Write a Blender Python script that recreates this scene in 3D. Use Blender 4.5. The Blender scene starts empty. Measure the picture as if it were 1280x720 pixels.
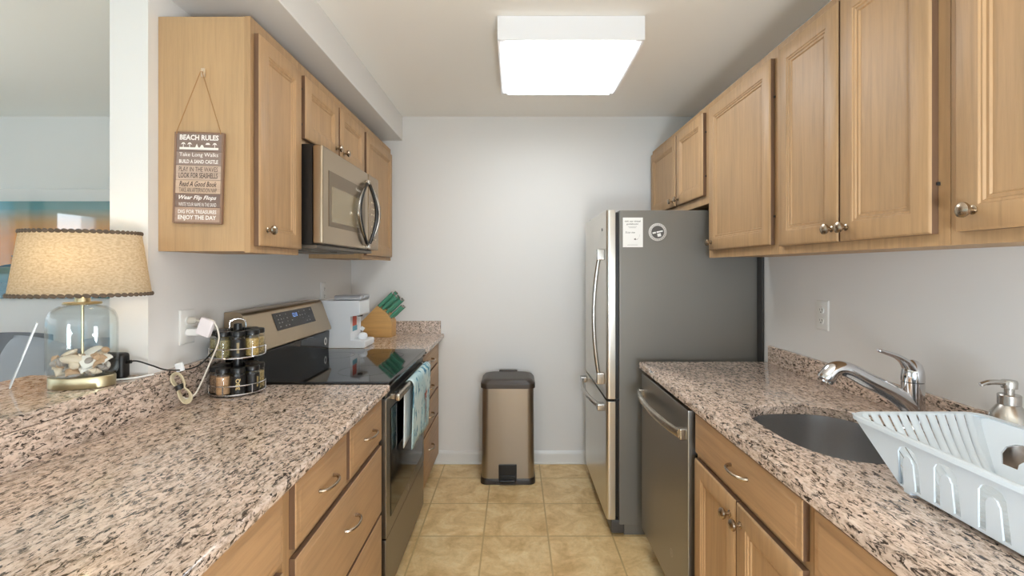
import bpy, bmesh, math, random
from mathutils import Vector, Matrix
R = math.radians
PI = math.pi
random.seed(7)
S = bpy.context.scene
COL = S.collection

# ------------------------------------------------------------ camera, light, exposure
cam_d = bpy.data.cameras.new('camera')
cam = bpy.data.objects.new('camera', cam_d)
COL.objects.link(cam)
cam.location = (0, 0, 1.37)
cam.rotation_euler = (R(90), 0, 0)
cam_d.sensor_width = 36
cam_d.lens = 585 / 1280 * 36
cam_d.shift_x = -4 / 1280
cam_d.shift_y = -25 / 1280
cam_d.clip_start = 0.02
S.camera = cam
S.view_settings.view_transform = 'Standard'
S.view_settings.look = 'None'
S.view_settings.gamma = 1
S.view_settings.use_curve_mapping = False
S.view_settings.exposure = 0.27
try:
    S.cycles.use_denoising = True
    S.cycles.max_bounces = 10
    S.cycles.diffuse_bounces = 5
    S.cycles.glossy_bounces = 5
    S.cycles.transparent_max_bounces = 16
    S.cycles.sample_clamp_indirect = 6
    S.cycles.caustics_reflective = False
    S.cycles.caustics_refractive = False
except Exception:
    pass


def lin(c):
    return tuple(((x / 255) / 12.92 if x <= 10 else (((x / 255) + .055) / 1.055) ** 2.4) for x in c)


W = bpy.data.worlds.new('sky')
S.world = W
W.use_nodes = True
wn, wl = W.node_tree.nodes, W.node_tree.links
wn.clear()
wo = wn.new('ShaderNodeOutputWorld')
wb = wn.new('ShaderNodeBackground')
wt = wn.new('ShaderNodeTexCoord')
ws = wn.new('ShaderNodeSeparateXYZ')
wr = wn.new('ShaderNodeValToRGB')
wl.new(wt.outputs['Generated'], ws.inputs[0])
wl.new(ws.outputs['Z'], wr.inputs[0])
wl.new(wr.outputs[0], wb.inputs[0])
wl.new(wb.outputs[0], wo.inputs[0])
e = wr.color_ramp.elements
e[0].position = 0.0; e[0].color = (*lin((120, 170, 190)), 1)
e[1].position = 0.4; e[1].color = (*lin((200, 225, 250)), 1)
x = e.new(0.02); x.color = (*lin((235, 242, 248)), 1)
wb.inputs[1].default_value = 2.6


def area(name, loc, rot, sx, sy, power, color):
    l = bpy.data.lights.new(name, 'AREA')
    l.shape = 'RECTANGLE'; l.size = sx; l.size_y = sy
    l.energy = power; l.color = color
    o = bpy.data.objects.new(name, l)
    COL.objects.link(o); o.location = loc; o.rotation_euler = rot
    return o




def lamp(name, loc, r, power, color):
    l = bpy.data.lights.new(name, 'POINT')
    l.energy = power; l.shadow_soft_size = r; l.color = color
    o = bpy.data.objects.new(name, l)
    COL.objects.link(o); o.location = loc
    return o


# daylight through the window openings of the dining end and the living room, plus unseen fills added behind the camera and in the living room
COOL = (.895, .985, 1.07)
area('daylight_dining_window', (-1.0, -3.36, 1.35), (R(90), 0, 0), 3.8, 2.0, 8, COOL)
area('daylight_living_window', (-4.72, 1.5, 1.45), (R(90), 0, R(-90)), .44, 1.0, 1.2, COOL)
area('daylight_living_window_wide', (-4.72, -0.6, 1.45), (R(90), 0, R(-90)), 2.4, 1.5, 1.5, COOL)
lamp('camera_side_fill', (.38, -.5, 1.0), .22, 62, COOL)  # unseen point fill added behind the camera to even out the light
area('ceiling_fill', (.2, -.55, .95), (R(180), 0, 0), .35, .35, 22, COOL)  # unseen upward fill added to brighten the kitchen ceiling
area('living_fill', (-3.2, 1.2, 1.7), (R(180), 0, 0), .3, .3, 12, (.95, 1.0, 1.06))  # unseen upward fill added to light the living room

# ------------------------------------------------------------ mesh helpers
WLOC = {}


class B:
    def __init__(s):
        s.bm = bmesh.new()
        s.bev = False

    def verts(s, pts):
        return [s.bm.verts.new(p) for p in pts]

    def face(s, vs):
        try:
            return s.bm.faces.new(vs)
        except ValueError:
            return None

    def box(s, a, b, bev=0.0, seg=2, M=None):
        lo = [min(a[i], b[i]) for i in range(3)]; hi = [max(a[i], b[i]) for i in range(3)]
        c = [(x, y, z) for x in (lo[0], hi[0]) for y in (lo[1], hi[1]) for z in (lo[2], hi[2])]
        v = s.verts(c)
        fs = [s.face([v[i] for i in q]) for q in ((0, 1, 3, 2), (4, 6, 7, 5), (0, 4, 5, 1), (2, 3, 7, 6), (0, 2, 6, 4), (1, 5, 7, 3))]
        if bev > 0:
            s.bev = True
            es = list({e for f in fs for e in f.edges})
            r = bmesh.ops.bevel(s.bm, geom=es, offset=bev, segments=seg, profile=.5, affect='EDGES')
            v = list({w for w in v if w.is_valid} | set(r['verts']))
        if M is not None:
            bmesh.ops.transform(s.bm, matrix=M, verts=v)
        return v

    def loft(s, rings, cap0=True, cap1=True, closed=True):
        vr = [s.verts(r) for r in rings]
        n = len(vr[0])
        for a, b in zip(vr, vr[1:]):
            for i in range(n if closed else n - 1):
                s.face([a[i], a[(i + 1) % n], b[(i + 1) % n], b[i]])
        if cap0: s.face(list(reversed(vr[0])))
        if cap1: s.face(vr[-1])
        return [v for r in vr for v in r]

    def prism(s, poly, f, d0, d1, bev=0.0):
        """poly: 2D points; f(u, v, d) -> 3D"""
        vs = s.loft([[f(u, v, d0) for u, v in poly], [f(u, v, d1) for u, v in poly]])
        if bev > 0:
            s.bev = True
            es = list({e for v in vs for e in v.link_edges})
            bmesh.ops.bevel(s.bm, geom=es, offset=bev, segments=2, profile=.5, affect='EDGES')

    def lathe(s, prof, c=(0, 0, 0), axis='z', seg=32, sx=1.0, sy=1.0, a0=0.0, M=None):
        """prof: (r, h) list; open ends with r=0 collapse to a fan cap"""
        rings = []
        for r, h in prof:
            ring = []
            for i in range(seg):
                a = a0 + 2 * PI * i / seg
                x, y = max(r, 1e-5) * math.cos(a) * sx, max(r, 1e-5) * math.sin(a) * sy
                p = {'z': (x, y, h), 'x': (h, x, y), 'y': (y, h, x)}[axis]
                p = Vector(p)
                if M is not None: p = M @ p
                ring.append((p.x + c[0], p.y + c[1], p.z + c[2]))
            rings.append(ring)
        return s.loft(rings, prof[0][0] > 0, prof[-1][0] > 0)

    def tube(s, pts, r, seg=8, closed=False, cap=True, flat=1.0):
        pts = [Vector(p) for p in pts]
        n = len(pts)
        rad = r if isinstance(r, (list, tuple)) else [r] * n
        T = []
        for i in range(n):
            if closed: t = pts[(i + 1) % n] - pts[i - 1]
            else: t = pts[min(i + 1, n - 1)] - pts[max(i - 1, 0)]
            T.append(t.normalized())
        up = Vector((0, 0, 1)) if abs(T[0].z) < .9 else Vector((1, 0, 0))
        u = T[0].cross(up).normalized()
        rings = []
        for i in range(n):
            u = (u - T[i] * u.dot(T[i])).normalized()
            w = T[i].cross(u)
            rings.append([pts[i] + (u * math.cos(2 * PI * k / seg) + w * math.sin(2 * PI * k / seg) * flat) * rad[i] for k in range(seg)])
        if closed:
            rings.append(rings[0])
            return s.loft(rings, False, False)
        return s.loft(rings, cap, cap)

    def sphere(s, c, rx, ry=None, rz=None, seg=16, rng=10, M=None, e=1.0):
        ry = rx if ry is None else ry; rz = rx if rz is None else rz
        pw = lambda v: math.copysign(abs(v) ** e, v)
        rings = []
        for j in range(rng + 1):
            t = -PI / 2 + PI * j / rng
            ct = max(math.cos(t), 1e-4)
            ring = []
            for i in range(seg):
                a = 2 * PI * i / seg
                p = Vector((rx * pw(ct) * pw(math.cos(a)), ry * pw(ct) * pw(math.sin(a)), rz * pw(math.sin(t))))
                if M is not None: p = M @ p
                ring.append(p + Vector(c))
            rings.append(ring)
        return s.loft(rings)

    def plate(s, outer, holes, f, t):
        """flat plate with holes; f(u, v, n)"""
        bm2 = bmesh.new()
        loops = [outer] + list(holes)
        edges = []
        for lp in loops:
            vs = [bm2.verts.new((u, v, 0)) for u, v in lp]
            edges += [bm2.edges.new((vs[i], vs[(i + 1) % len(vs)])) for i in range(len(vs))]
        bmesh.ops.triangle_fill(bm2, use_beauty=True, edges=edges)
        bm2.verts.index_update()
        front = [s.bm.verts.new(f(v.co.x, v.co.y, 0)) for v in bm2.verts]
        back = [s.bm.verts.new(f(v.co.x, v.co.y, -t)) for v in bm2.verts]
        for fc in bm2.faces:
            ids = [v.index for v in fc.verts]
            s.face([front[i] for i in ids]); s.face([back[i] for i in reversed(ids)])
        k = 0
        for lp in loops:
            n = len(lp)
            for i in range(n):
                a, b = k + i, k + (i + 1) % n
                s.face([front[a], front[b], back[b], back[a]])
            k += n
        bm2.free()


def smooth_path(pts, n=8, closed=False):
    P = [Vector(p) for p in pts]
    out = []
    m = len(P)
    for i in range(m if closed else m - 1):
        g = (lambda j: P[j % m]) if closed else (lambda j: P[max(0, min(m - 1, j))])
        a, b, c, d = g(i - 1), g(i), g(i + 1), g(i + 2)
        for k in range(n):
            t = k / n
            out.append(.5 * ((2 * b) + (c - a) * t + (2 * a - 5 * b + 4 * c - d) * t * t + (3 * b - a - 3 * c + d) * t ** 3))
    if not closed: out.append(P[-1])
    return out


def wl_of(o):
    return WLOC.get(o.name, Vector((0, 0, 0))) if o else Vector((0, 0, 0))


def part(name, b, mat, parent=None, label=None, local=False, ang=35, loc=None):
    me = bpy.data.meshes.new(name)
    bm = b.bm
    bmesh.ops.recalc_face_normals(bm, faces=bm.faces)
    off = Vector((0, 0, 0)) if local else (wl_of(parent) if parent else Vector(loc or (0, 0, 0)))
    if off.length > 0:
        bmesh.ops.translate(bm, verts=bm.verts, vec=-off)
    bm.to_mesh(me); bm.free()
    for p in me.polygons: p.use_smooth = True
    try: me.set_sharp_from_angle(angle=R(ang))
    except Exception: pass
    mats = mat if isinstance(mat, (list, tuple)) else [mat]
    for m in mats: me.materials.append(m)
    o = bpy.data.objects.new(name, me)
    COL.objects.link(o)
    if parent:
        o.parent = parent
        WLOC[o.name] = wl_of(parent)
    else:
        o.location = loc or (0, 0, 0)
        WLOC[o.name] = Vector(loc or (0, 0, 0))
    if b.bev:
        wn_ = o.modifiers.new('weighted_normals', 'WEIGHTED_NORMAL'); wn_.keep_sharp = True
    if label: o['label'] = label
    return o


def tag(o, label, cat, group=None):
    o['label'] = label; o['category'] = cat
    if group: o['group'] = group
    return o


def thing(name, label, cat, loc, group=None, rot=None):
    o = bpy.data.objects.new(name, None)
    o.empty_display_size = .05
    COL.objects.link(o)
    o.location = loc
    if rot: o.rotation_euler = rot
    WLOC[o.name] = Vector(loc)
    return tag(o, label, cat, group)


def struct(name, b, mat, parent=None):
    o = part(name, b, mat, parent)
    if not parent: o['kind'] = 'structure'
    return o


def copy_tree(o, parent=None):
    c = o.copy()
    COL.objects.link(c)
    if parent: c.parent = parent
    for ch in list(o.children): copy_tree(ch, c)
    return c


def text_into(b, s, f, u0, u1, v0, v1, bold=0.0, shear=0.0, fit=True):
    """lettering filling the rectangle u0..u1, v0..v1; f(u, v, n) -> 3D"""
    cu = bpy.data.curves.new('lettering', 'FONT')
    cu.body = s; cu.size = 1; cu.offset = bold; cu.shear = shear; cu.resolution_u = 2
    o = bpy.data.objects.new('lettering', cu)
    COL.objects.link(o)
    dg = bpy.context.evaluated_depsgraph_get()
    me = bpy.data.meshes.new_from_object(o.evaluated_get(dg))
    bpy.data.objects.remove(o); bpy.data.curves.remove(cu)
    xs = [v.co.x for v in me.vertices]; ys = [v.co.y for v in me.vertices]
    if not xs: return
    x0, x1, y0, y1 = min(xs), max(xs), min(ys), max(ys)
    if fit:
        mp = lambda c: f(u0 + (c.x - x0) / (x1 - x0) * (u1 - u0), v0 + (c.y - y0) / (y1 - y0) * (v1 - v0), 0)
    else:
        k = (v1 - v0) / (y1 - y0)
        mp = lambda c: f(u0 + (c.x - x0) * k, v0 + (c.y - y0) * k, 0)
    vs = [b.bm.verts.new(mp(v.co)) for v in me.vertices]
    for p in me.polygons: b.face([vs[i] for i in p.vertices])
    bpy.data.meshes.remove(me)


# ------------------------------------------------------------ materials
def mat(name, color=(200, 200, 200), rough=.5, metal=0.0, **kw):
    m = bpy.data.materials.new(name)
    m.use_nodes = True
    p = m.node_tree.nodes['Principled BSDF']
    p.inputs['Base Color'].default_value = (*lin(color), 1)
    p.inputs['Roughness'].default_value = rough
    p.inputs['Metallic'].default_value = metal
    for k, v in kw.items():
        p.inputs[k].default_value = v
    return m


class N:
    """small node helper"""
    def __init__(s, m):
        s.t = m.node_tree; s.p = s.t.nodes['Principled BSDF']
        s.out = s.t.nodes['Material Output']

    def n(s, typ, **kw):
        x = s.t.nodes.new('ShaderNode' + typ)
        for k, v in kw.items():
            if k in x.inputs: x.inputs[k].default_value = v
            else: setattr(x, k, v)
        return x

    def l(s, a, b): s.t.links.new(a, b)

    def coord(s, scale=(1, 1, 1), rot=(0, 0, 0), loc=(0, 0, 0), kind='Object', rnd=0.0):
        c = s.n('TexCoord'); mp = s.n('Mapping')
        mp.inputs['Scale'].default_value = scale; mp.inputs['Rotation'].default_value = rot; mp.inputs['Location'].default_value = loc
        if rnd:
            oi = s.n('ObjectInfo'); vm = s.n('VectorMath'); vm.operation = 'SCALE'
            cb = s.n('CombineXYZ')
            for i in range(3): s.l(oi.outputs['Random'], cb.inputs[i])
            s.l(cb.outputs[0], vm.inputs[0]); vm.inputs['Scale'].default_value = rnd
            ad = s.n('VectorMath'); ad.operation = 'ADD'
            s.l(c.outputs[kind], ad.inputs[0]); s.l(vm.outputs[0], ad.inputs[1])
            s.l(ad.outputs[0], mp.inputs[0])
        else:
            s.l(c.outputs[kind], mp.inputs[0])
        return mp.outputs[0]

    def noise(s, vec, scale, detail=4, rough=.5, dist=0.0):
        x = s.n('TexNoise'); x.inputs['Scale'].default_value = scale; x.inputs['Detail'].default_value = detail
        x.inputs['Roughness'].default_value = rough; x.inputs['Distortion'].default_value = dist
        s.l(vec, x.inputs['Vector'])
        return x.outputs['Fac']

    def ramp(s, fac, stops, interp='LINEAR'):
        r = s.n('ValToRGB'); r.color_ramp.interpolation = interp
        el = r.color_ramp.elements
        while len(el) < len(stops): el.new(.5)
        for q, (pos, c) in zip(el, stops):
            q.position = pos; q.color = (*c, 1) if len(c) == 3 else c
        s.l(fac, r.inputs[0])
        return r.outputs[0]

    def mix(s, fac, a, b, mode='MIX'):
        x = s.n('MixRGB'); x.blend_type = mode
        for v, i in ((fac, 0), (a, 1), (b, 2)):
            if hasattr(v, 'is_linked'): s.l(v, x.inputs[i])
            elif i == 0: x.inputs[0].default_value = v
            else: x.inputs[i].default_value = (*v, 1)
        return x.outputs[0]

    def bump(s, h, strength=.1, dist=.01):
        x = s.n('Bump'); x.inputs['Strength'].default_value = strength; x.inputs['Distance'].default_value = dist
        s.l(h, x.inputs['Height']); s.l(x.outputs[0], s.p.inputs['Normal'])


def wood(name, c, axis='z', rough=.38, contrast=1.0):
    m = mat(name, c, rough)
    k = N(m)
    sc = {'z': (26, 26, 1.3), 'y': (26, 1.3, 26), 'x': (1.3, 26, 26)}[axis]
    v = k.coord(sc, rnd=13.0)
    a = k.noise(v, 2.2, 6, .6, .6)
    b = k.noise(v, 9, 3, .6)
    big = k.noise(k.coord((2.5, 2.5, 1.2), rnd=7.0), 1.3, 2)
    base = lin(c)
    d = tuple(x * (1 - .16 * contrast) for x in base); l = tuple(min(1, x * (1 + .09 * contrast)) for x in base)
    col = k.ramp(a, [(.3, d), (.5, base), (.72, l)])
    fine = k.ramp(b, [(.32, (.80, .78, .76)), (.5, (1, 1, 1))])
    col = k.mix(.35 * contrast, col, fine, 'MULTIPLY')
    tint = k.ramp(big, [(.35, (.90, .90, .91)), (.65, (1.04, 1.02, 1.0))])
    col = k.mix(.8, col, tint, 'MULTIPLY')
    k.l(col, k.p.inputs['Base Color'])
    k.bump(b, .04, .004)
    return m


def granite(name):
    m = mat(name, (190, 165, 145), .1)
    k = N(m)
    wa = k.n('TexCoord')
    v2 = k.coord((1.0, .42, 1.0), (0, 0, R(12)))
    v3 = k.coord((1.0, .6, 1.0), (0, 0, R(-20)))
    big = k.noise(v2, 9, 3, .55, .3)
    mid = k.noise(v2, 95, 5, .72, .5)
    fl = k.noise(v2, 118, 5, .68, .9)
    fl2 = k.noise(v3, 60, 4, .6, .5)
    base = k.ramp(mid, [(.32, lin((140, 122, 110))), (.43, lin((192, 171, 154))), (.52, lin((221, 200, 184))), (.72, lin((236, 221, 208)))])
    tint = k.ramp(big, [(.35, (.84, .83, .82)), (.6, (1.05, 1.02, 1.0))])
    base = k.mix(.85, base, tint, 'MULTIPLY')
    mask = k.ramp(fl, [(.522, (0, 0, 0)), (.585, (1, 1, 1))])
    col = k.mix(mask, base, lin((64, 54, 48)))
    mask2 = k.ramp(fl2, [(.56, (0, 0, 0)), (.68, (.6, .6, .6))])
    col = k.mix(mask2, col, lin((138, 126, 112)))
    k.l(col, k.p.inputs['Base Color'])
    rr = k.ramp(mid, [(.3, (.13, .13, .13)), (.7, (.07, .07, .07))])
    k.l(rr, k.p.inputs['Roughness'])
    return m


def brushed(name, c, rough=.3, axis='z', metal=1.0):
    m = mat(name, c, rough, metal, **{'Anisotropic': .35})
    return m


def paint(name, c, rough=.6, bump=.03):
    m = mat(name, c, rough)
    k = N(m)
    a = k.noise(k.coord((1, 1, 1)), 220, 2, .6)
    k.bump(a, bump, .002)
    return m


def glass(name, tint=(1, 1, 1), ior=1.45):
    m = bpy.data.materials.new(name); m.use_nodes = True
    t = m.node_tree; t.nodes.clear()
    o = t.nodes.new('ShaderNodeOutputMaterial'); mx = t.nodes.new('ShaderNodeMixShader')
    tr = t.nodes.new('ShaderNodeBsdfTransparent'); gl = t.nodes.new('ShaderNodeBsdfGlossy'); lw = t.nodes.new('ShaderNodeLayerWeight')
    lw.inputs[0].default_value = .5
    pw = t.nodes.new('ShaderNodeMath'); pw.operation = 'POWER'; pw.inputs[1].default_value = 4.0
    ma = t.nodes.new('ShaderNodeMath'); ma.operation = 'MULTIPLY_ADD'; ma.inputs[1].default_value = .7; ma.inputs[2].default_value = .035
    tr.inputs[0].default_value = (*tint, 1); gl.inputs['Roughness'].default_value = .03
    t.links.new(lw.outputs['Facing'], pw.inputs[0]); t.links.new(pw.outputs[0], ma.inputs[0])
    t.links.new(ma.outputs[0], mx.inputs[0]); t.links.new(tr.outputs[0], mx.inputs[1]); t.links.new(gl.outputs[0], mx.inputs[2])
    t.links.new(mx.outputs[0], o.inputs[0])
    return m


M_WALL = paint('wall_paint', (230, 228, 225), .55)
M_CEIL = paint("ceiling_paint", (247, 245, 240), .8)
M_TRIM = mat('white_trim_paint', (226, 225, 222), .35)
M_CAB = wood('maple_upright_grain', (179, 144, 104), 'z', .5)
M_CABY = wood('maple_level_grain', (181, 145, 107), 'y', .45)
M_CABX = wood('maple_side_panel', (189, 155, 114), 'z', .5, .7)
M_END = wood('maple_end_grain_and_shade', (112, 84, 62), 'z', .6, 1.2)  # end grain colour, with the shade of the edges worked into it
M_TOE = mat('toe_kick_brown', (70, 52, 38), .6)
M_GRAN = granite('speckled_granite')
M_STEEL = brushed('stainless_steel', (186, 182, 176), .26)
M_STEELY = brushed('stainless_level_brush', (186, 178, 166), .27, 'y')
M_STEELW = brushed('warm_stainless', (178, 160, 136), .28, 'y')
M_STEELD = brushed('dark_stainless', (158, 156, 153), .36, 'y')
M_FRIDGE = brushed('fridge_door_steel', (214, 210, 202), .28, 'z')
M_FSIDE = mat('fridge_side_grey', (124, 121, 115), .4, .3)
M_BLACK = mat('black_plastic', (18, 17, 16), .35)
M_BLACKG = mat('black_glass', (9, 9, 9), .05)
M_CHROME = mat('chrome', (215, 215, 218), .08, 1.0)
M_NICKEL = mat('brushed_nickel', (176, 160, 140), .27, 1.0)
M_BRASS = brushed('brushed_brass', (196, 184, 150), .34, 'z')
M_WHITEP = mat('white_plastic', (234, 236, 238), .35)
M_RACK = mat('rack_white_plastic', (208, 217, 223), .38)
M_OFFW = mat('outlet_white', (232, 231, 227), .35)
M_DARKSLOT = mat('dark_slot', (40, 38, 36), .6)
M_GLASS = glass('clear_glass')

# ------------------------------------------------------------ room
XL, XR, YB, ZC = -1.15, 1.25, 3.285, 2.433


def tile_floor():
    m = mat('ceramic_floor_tile', (205, 172, 120), .38)
    k = N(m)
    br = k.n('TexBrick'); br.offset = 0.0; br.squash = 1.0
    br.inputs['Scale'].default_value = 1.0
    br.inputs['Brick Width'].default_value = .33; br.inputs['Row Height'].default_value = .33
    br.inputs['Mortar Size'].default_value = .004; br.inputs['Mortar Smooth'].default_value = .3
    br.inputs['Color1'].default_value = (.96, .96, .96, 1); br.inputs['Color2'].default_value = (1.04, 1.03, 1.01, 1)
    br.inputs['Mortar'].default_value = (0, 0, 0, 1)
    k.l(k.coord((1, 1, 1), loc=(-.168 + .66 * 5, -2.392 + .33 * 20, 0)), br.inputs['Vector'])
    v = k.coord((1, 1, 1))
    a = k.noise(v, 7, 6, .65, .8); b = k.noise(v, 45, 4, .7, .4)
    c = k.ramp(a, [(.3, lin((206, 166, 110))), (.5, lin((232, 198, 142))), (.70, lin((248, 224, 176)))])
    sp = k.ramp(b, [(.35, (.84, .82, .78)), (.55, (1, 1, 1))])
    c = k.mix(.6, c, sp, 'MULTIPLY')
    c = k.mix(1.0, c, br.outputs['Color'], 'MULTIPLY')
    c = k.mix(br.outputs['Fac'], c, lin((198, 164, 112)))
    k.l(c, k.p.inputs['Base Color'])
    inv = k.n('Invert'); k.l(br.outputs['Fac'], inv.inputs['Color'])
    k.bump(inv.outputs[0], .35, .004)
    return m


b = B(); b.box((-4.8, -3.5, -.1), (XR + .12, YB + .12, 0)); struct('floor', b, tile_floor())
b = B(); b.box((-4.8, -3.5, ZC), (XR + .12, YB + .12, ZC + .1)); struct('ceiling', b, M_CEIL)
b = B(); b.box((-4.8, YB, 0), (XR + .12, YB + .12, ZC)); struct('wall_back', b, M_WALL)
b = B(); b.box((XR, -3.5, 0), (XR + .12, YB, ZC)); struct('wall_right', b, M_WALL)
b = B(); b.box((XL - .12, 1.466, 0), (XL, YB, ZC)); struct('wall_left', b, M_WALL)
b = B(); b.box((XL - .12, -.9, 0), (XL, 1.466, 1.004)); struct('wall_passthrough', b, M_WALL)
b = B(); b.box((-.79, -.4, 2.263), (XL, YB, ZC), .004); struct('ceiling_soffit', b, M_WALL)
# wall with a wide window opening behind the camera
b = B()
f = lambda u, v, n: (u, -3.5 + n, v)
b.plate([(-4.8, 0), (XR + .12, 0), (XR + .12, ZC), (-4.8, ZC)], [[(-3.4, .2), (.6, .2), (.6, 2.15), (-3.4, 2.15)]], f, .12)
struct('wall_rear', b, M_WALL)
b = B()
f = lambda u, v, n: (-4.8 - n, u, v)
hole = lambda y0, y1, z0, z1: [(y0, z0), (y1, z0), (y1, z1), (y0, z1)]
b.plate([(-3.5, 0), (YB + .12, 0), (YB + .12, ZC), (-3.5, ZC)], [hole(2.08, 3.2, .9, 2.05), hole(1.22, 1.79, .9, 2.0), hole(-1.9, .7, .6, 2.0)], f, -.12)
struct('wall_living', b, M_WALL)


def window_unit(name, y0, y1, z0, z1, rail):
    b = B()
    w = .06
    hs = [hole(y0 + w, y1 - w, z0 + w, rail - .03), hole(y0 + w, y1 - w, rail + .03, z1 - w)]
    b.plate(hole(y0 - .07, y1 + .07, z0 - .07, z1 + .07), hs, lambda u, v, n: (-4.69 + n, u, v), .06)
    o = struct(name, b, M_TRIM)
    b = B(); b.box((-4.735, y0 + .04, z0 + .04), (-4.73, y1 - .04, z1 - .04))
    part('window_pane', b, M_GLASS, o)


window_unit('window_1', 2.08, 3.2, .9, 2.05, 1.34)
window_unit('window_2', 1.22, 1.79, .9, 2.0, 1.34)
window_unit('window_3', -1.9, .7, .6, 2.0, 1.3)
b = B()
b.plate([(-3.5, .1), (.7, .1), (.7, 2.25), (-3.5, 2.25)], [[(-3.33, .27), (-1.43, .27), (-1.43, 2.08), (-3.33, 2.08)], [(-1.37, .27), (.53, .27), (.53, 2.08), (-1.37, 2.08)]], lambda u, v, n: (u, -3.44 + n, v), .06)
o = struct('window_4', b, M_TRIM)
b = B(); b.box((-3.36, -3.475, .24), (.56, -3.47, 2.11)); part('window_pane', b, M_GLASS, o)
# baseboard
b = B()
prof = [(0, 0), (.016, 0), (.016, .068), (.012, .078), (.007, .086), (0, .09)]
b.prism(prof, lambda u, v, d: (d, YB - u, v), XL, XR)
b.box((XL, YB - .024, 0), (XR, YB - .014, .014), .004)
struct('baseboard_back', b, M_TRIM)


# ------------------------------------------------------------ cabinet parts
def rect_rings(b, f, u0, u1, v0, v1, rings, back=True):
    R_ = []
    for ins, n in rings:
        R_.append([f(u0 + ins, v0 + ins, n), f(u1 - ins, v0 + ins, n), f(u1 - ins, v1 - ins, n), f(u0 + ins, v1 - ins, n)])
    b.loft(R_)


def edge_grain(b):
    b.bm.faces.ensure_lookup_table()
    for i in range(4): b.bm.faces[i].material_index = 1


def door_mesh(f, u0, u1, v0, v1, t=.02, fr=.052):
    b = B()
    rect_rings(b, f, u0, u1, v0, v1, [(0, 0), (0, t - .005), (.002, t - .0025), (.006, t), (fr, t), (fr + .003, t - .003), (fr + .007, t - .003), (fr + .01, t - .007), (fr + .014, t - .0075), (fr + .017, t - .006), (fr + .02, t - .010)])
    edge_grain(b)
    return b


def drawer_mesh(f, u0, u1, v0, v1, t=.02, e=.022):
    b = B()
    rect_rings(b, f, u0, u1, v0, v1, [(0, 0), (0, t - .006), (.002, t - .004), (e - .008, t - .003), (e - .004, t - .0005), (e, t)])
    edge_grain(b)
    return b


def fx(X, s):
    """plane at X whose normal points along s*X; u runs along Y, v up"""
    return lambda u, v, n: (X + s * n, u, v)


def knob(parent, X, s, y, z, m=M_NICKEL, name='knob'):
    b = B()
    pr = [(.0, 0), (.009, 0), (.0095, .002), (.0055, .004), (.005, .010), (.0065, .013), (.0135, .017), (.016, .0215), (.0155, .026), (.011, .0295), (.005, .031), (0, .0313)]
    b.lathe([(r, s * h) for r, h in pr], (X, y, z), 'x', 20)
    return part(name, b, m, parent)


def pull(parent, X, s, y, z, w=.096, name='pull'):
    b = B()
    n = 14
    pts = []
    for i in range(n + 1):
        t = i / n
        a = PI * t
        pts.append((X + s * (.001 + .027 * math.sin(a) ** .75), y - w / 2 * math.cos(a), z))
    rad = [.0058 - .0018 * math.sin(PI * i / n) for i in range(n + 1)]
    b.tube(pts, rad, 8)
    return part(name, b, M_NICKEL, parent)


def carcass(parent, x0, x1, y0, y1, z0, z1, m=M_CABX, name='carcass', bev=.001):
    b = B(); b.box((x0, y0, z0), (x1, y1, z1), bev)
    return part(name, b, m, parent)


def face_frame(parent, X, s, y0, y1, z0, z1, holes):
    b = B()
    b.plate(hole(y0, y1, z0, z1), [hole(*h) for h in holes], fx(X, s), .019)
    return part('face_frame', b, M_CAB, parent)


def upper(name, label, s, Xw, Xf, y0, y1, z0, z1, doors, knobs, hinges=()):
    """wall cabinet; Xw wall side, Xf face frame front, s sign of the front normal"""
    t = thing(name, label, 'cabinet', ((Xw + Xf) / 2, (y0 + y1) / 2, z0))
    carcass(t, Xw, Xf - s * .0195, y0 + .001, y1 - .001, z0 + .004, z1 - .001)
    face_frame(t, Xf, s, y0, y1, z0, z1, [(a + .02, c - .02, d + .02, g - .02) for a, c, d, g in doors])
    for i, (a, c, d, g) in enumerate(doors):
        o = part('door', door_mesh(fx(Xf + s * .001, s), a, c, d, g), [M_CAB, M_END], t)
        for ky, kz, ki in knobs:
            if ki == i: knob(o, Xf + s * .021, s, ky, kz)
        for hy, hz, hi in hinges:
            if hi == i:
                b = B(); b.box((Xf + s * .001, hy - .0015, hz - .004), (Xf + s * .008, hy + .0025, hz + .004), .001)
                part('hinge', b, M_DARKSLOT, o)
    return t


# left wall cabinets
XF = -.852
upper('wall_cabinet', 'maple wall cabinet with one tall door and the beach rules sign on its side', 1, XL + .001, XF, 1.505, 1.838, 1.42, 2.18,
      [(1.525, 1.826, 1.442, 2.135)], [(1.57, 1.497, 0)], [(1.829, 1.55, 0), (1.829, 2.04, 0)])
upper('wall_cabinet', 'short two-door maple wall cabinet above the microwave', 1, XL + .001, XF, 1.84, 2.6, 1.862, 2.18,
      [(1.86, 2.21, 1.885, 2.135), (2.232, 2.585, 1.885, 2.135)], [(2.175, 1.925, 0), (2.272, 1.925, 1)], [(1.856, 1.94, 0), (1.856, 2.08, 0)])
upper('wall_cabinet', 'one-door maple wall cabinet between the microwave and the back wall', 1, XL + .001, XF, 2.602, 3.2, 1.42, 2.18,
      [(2.632, 3.165, 1.442, 2.135)], [(2.68, 1.5, 0)])
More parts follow.
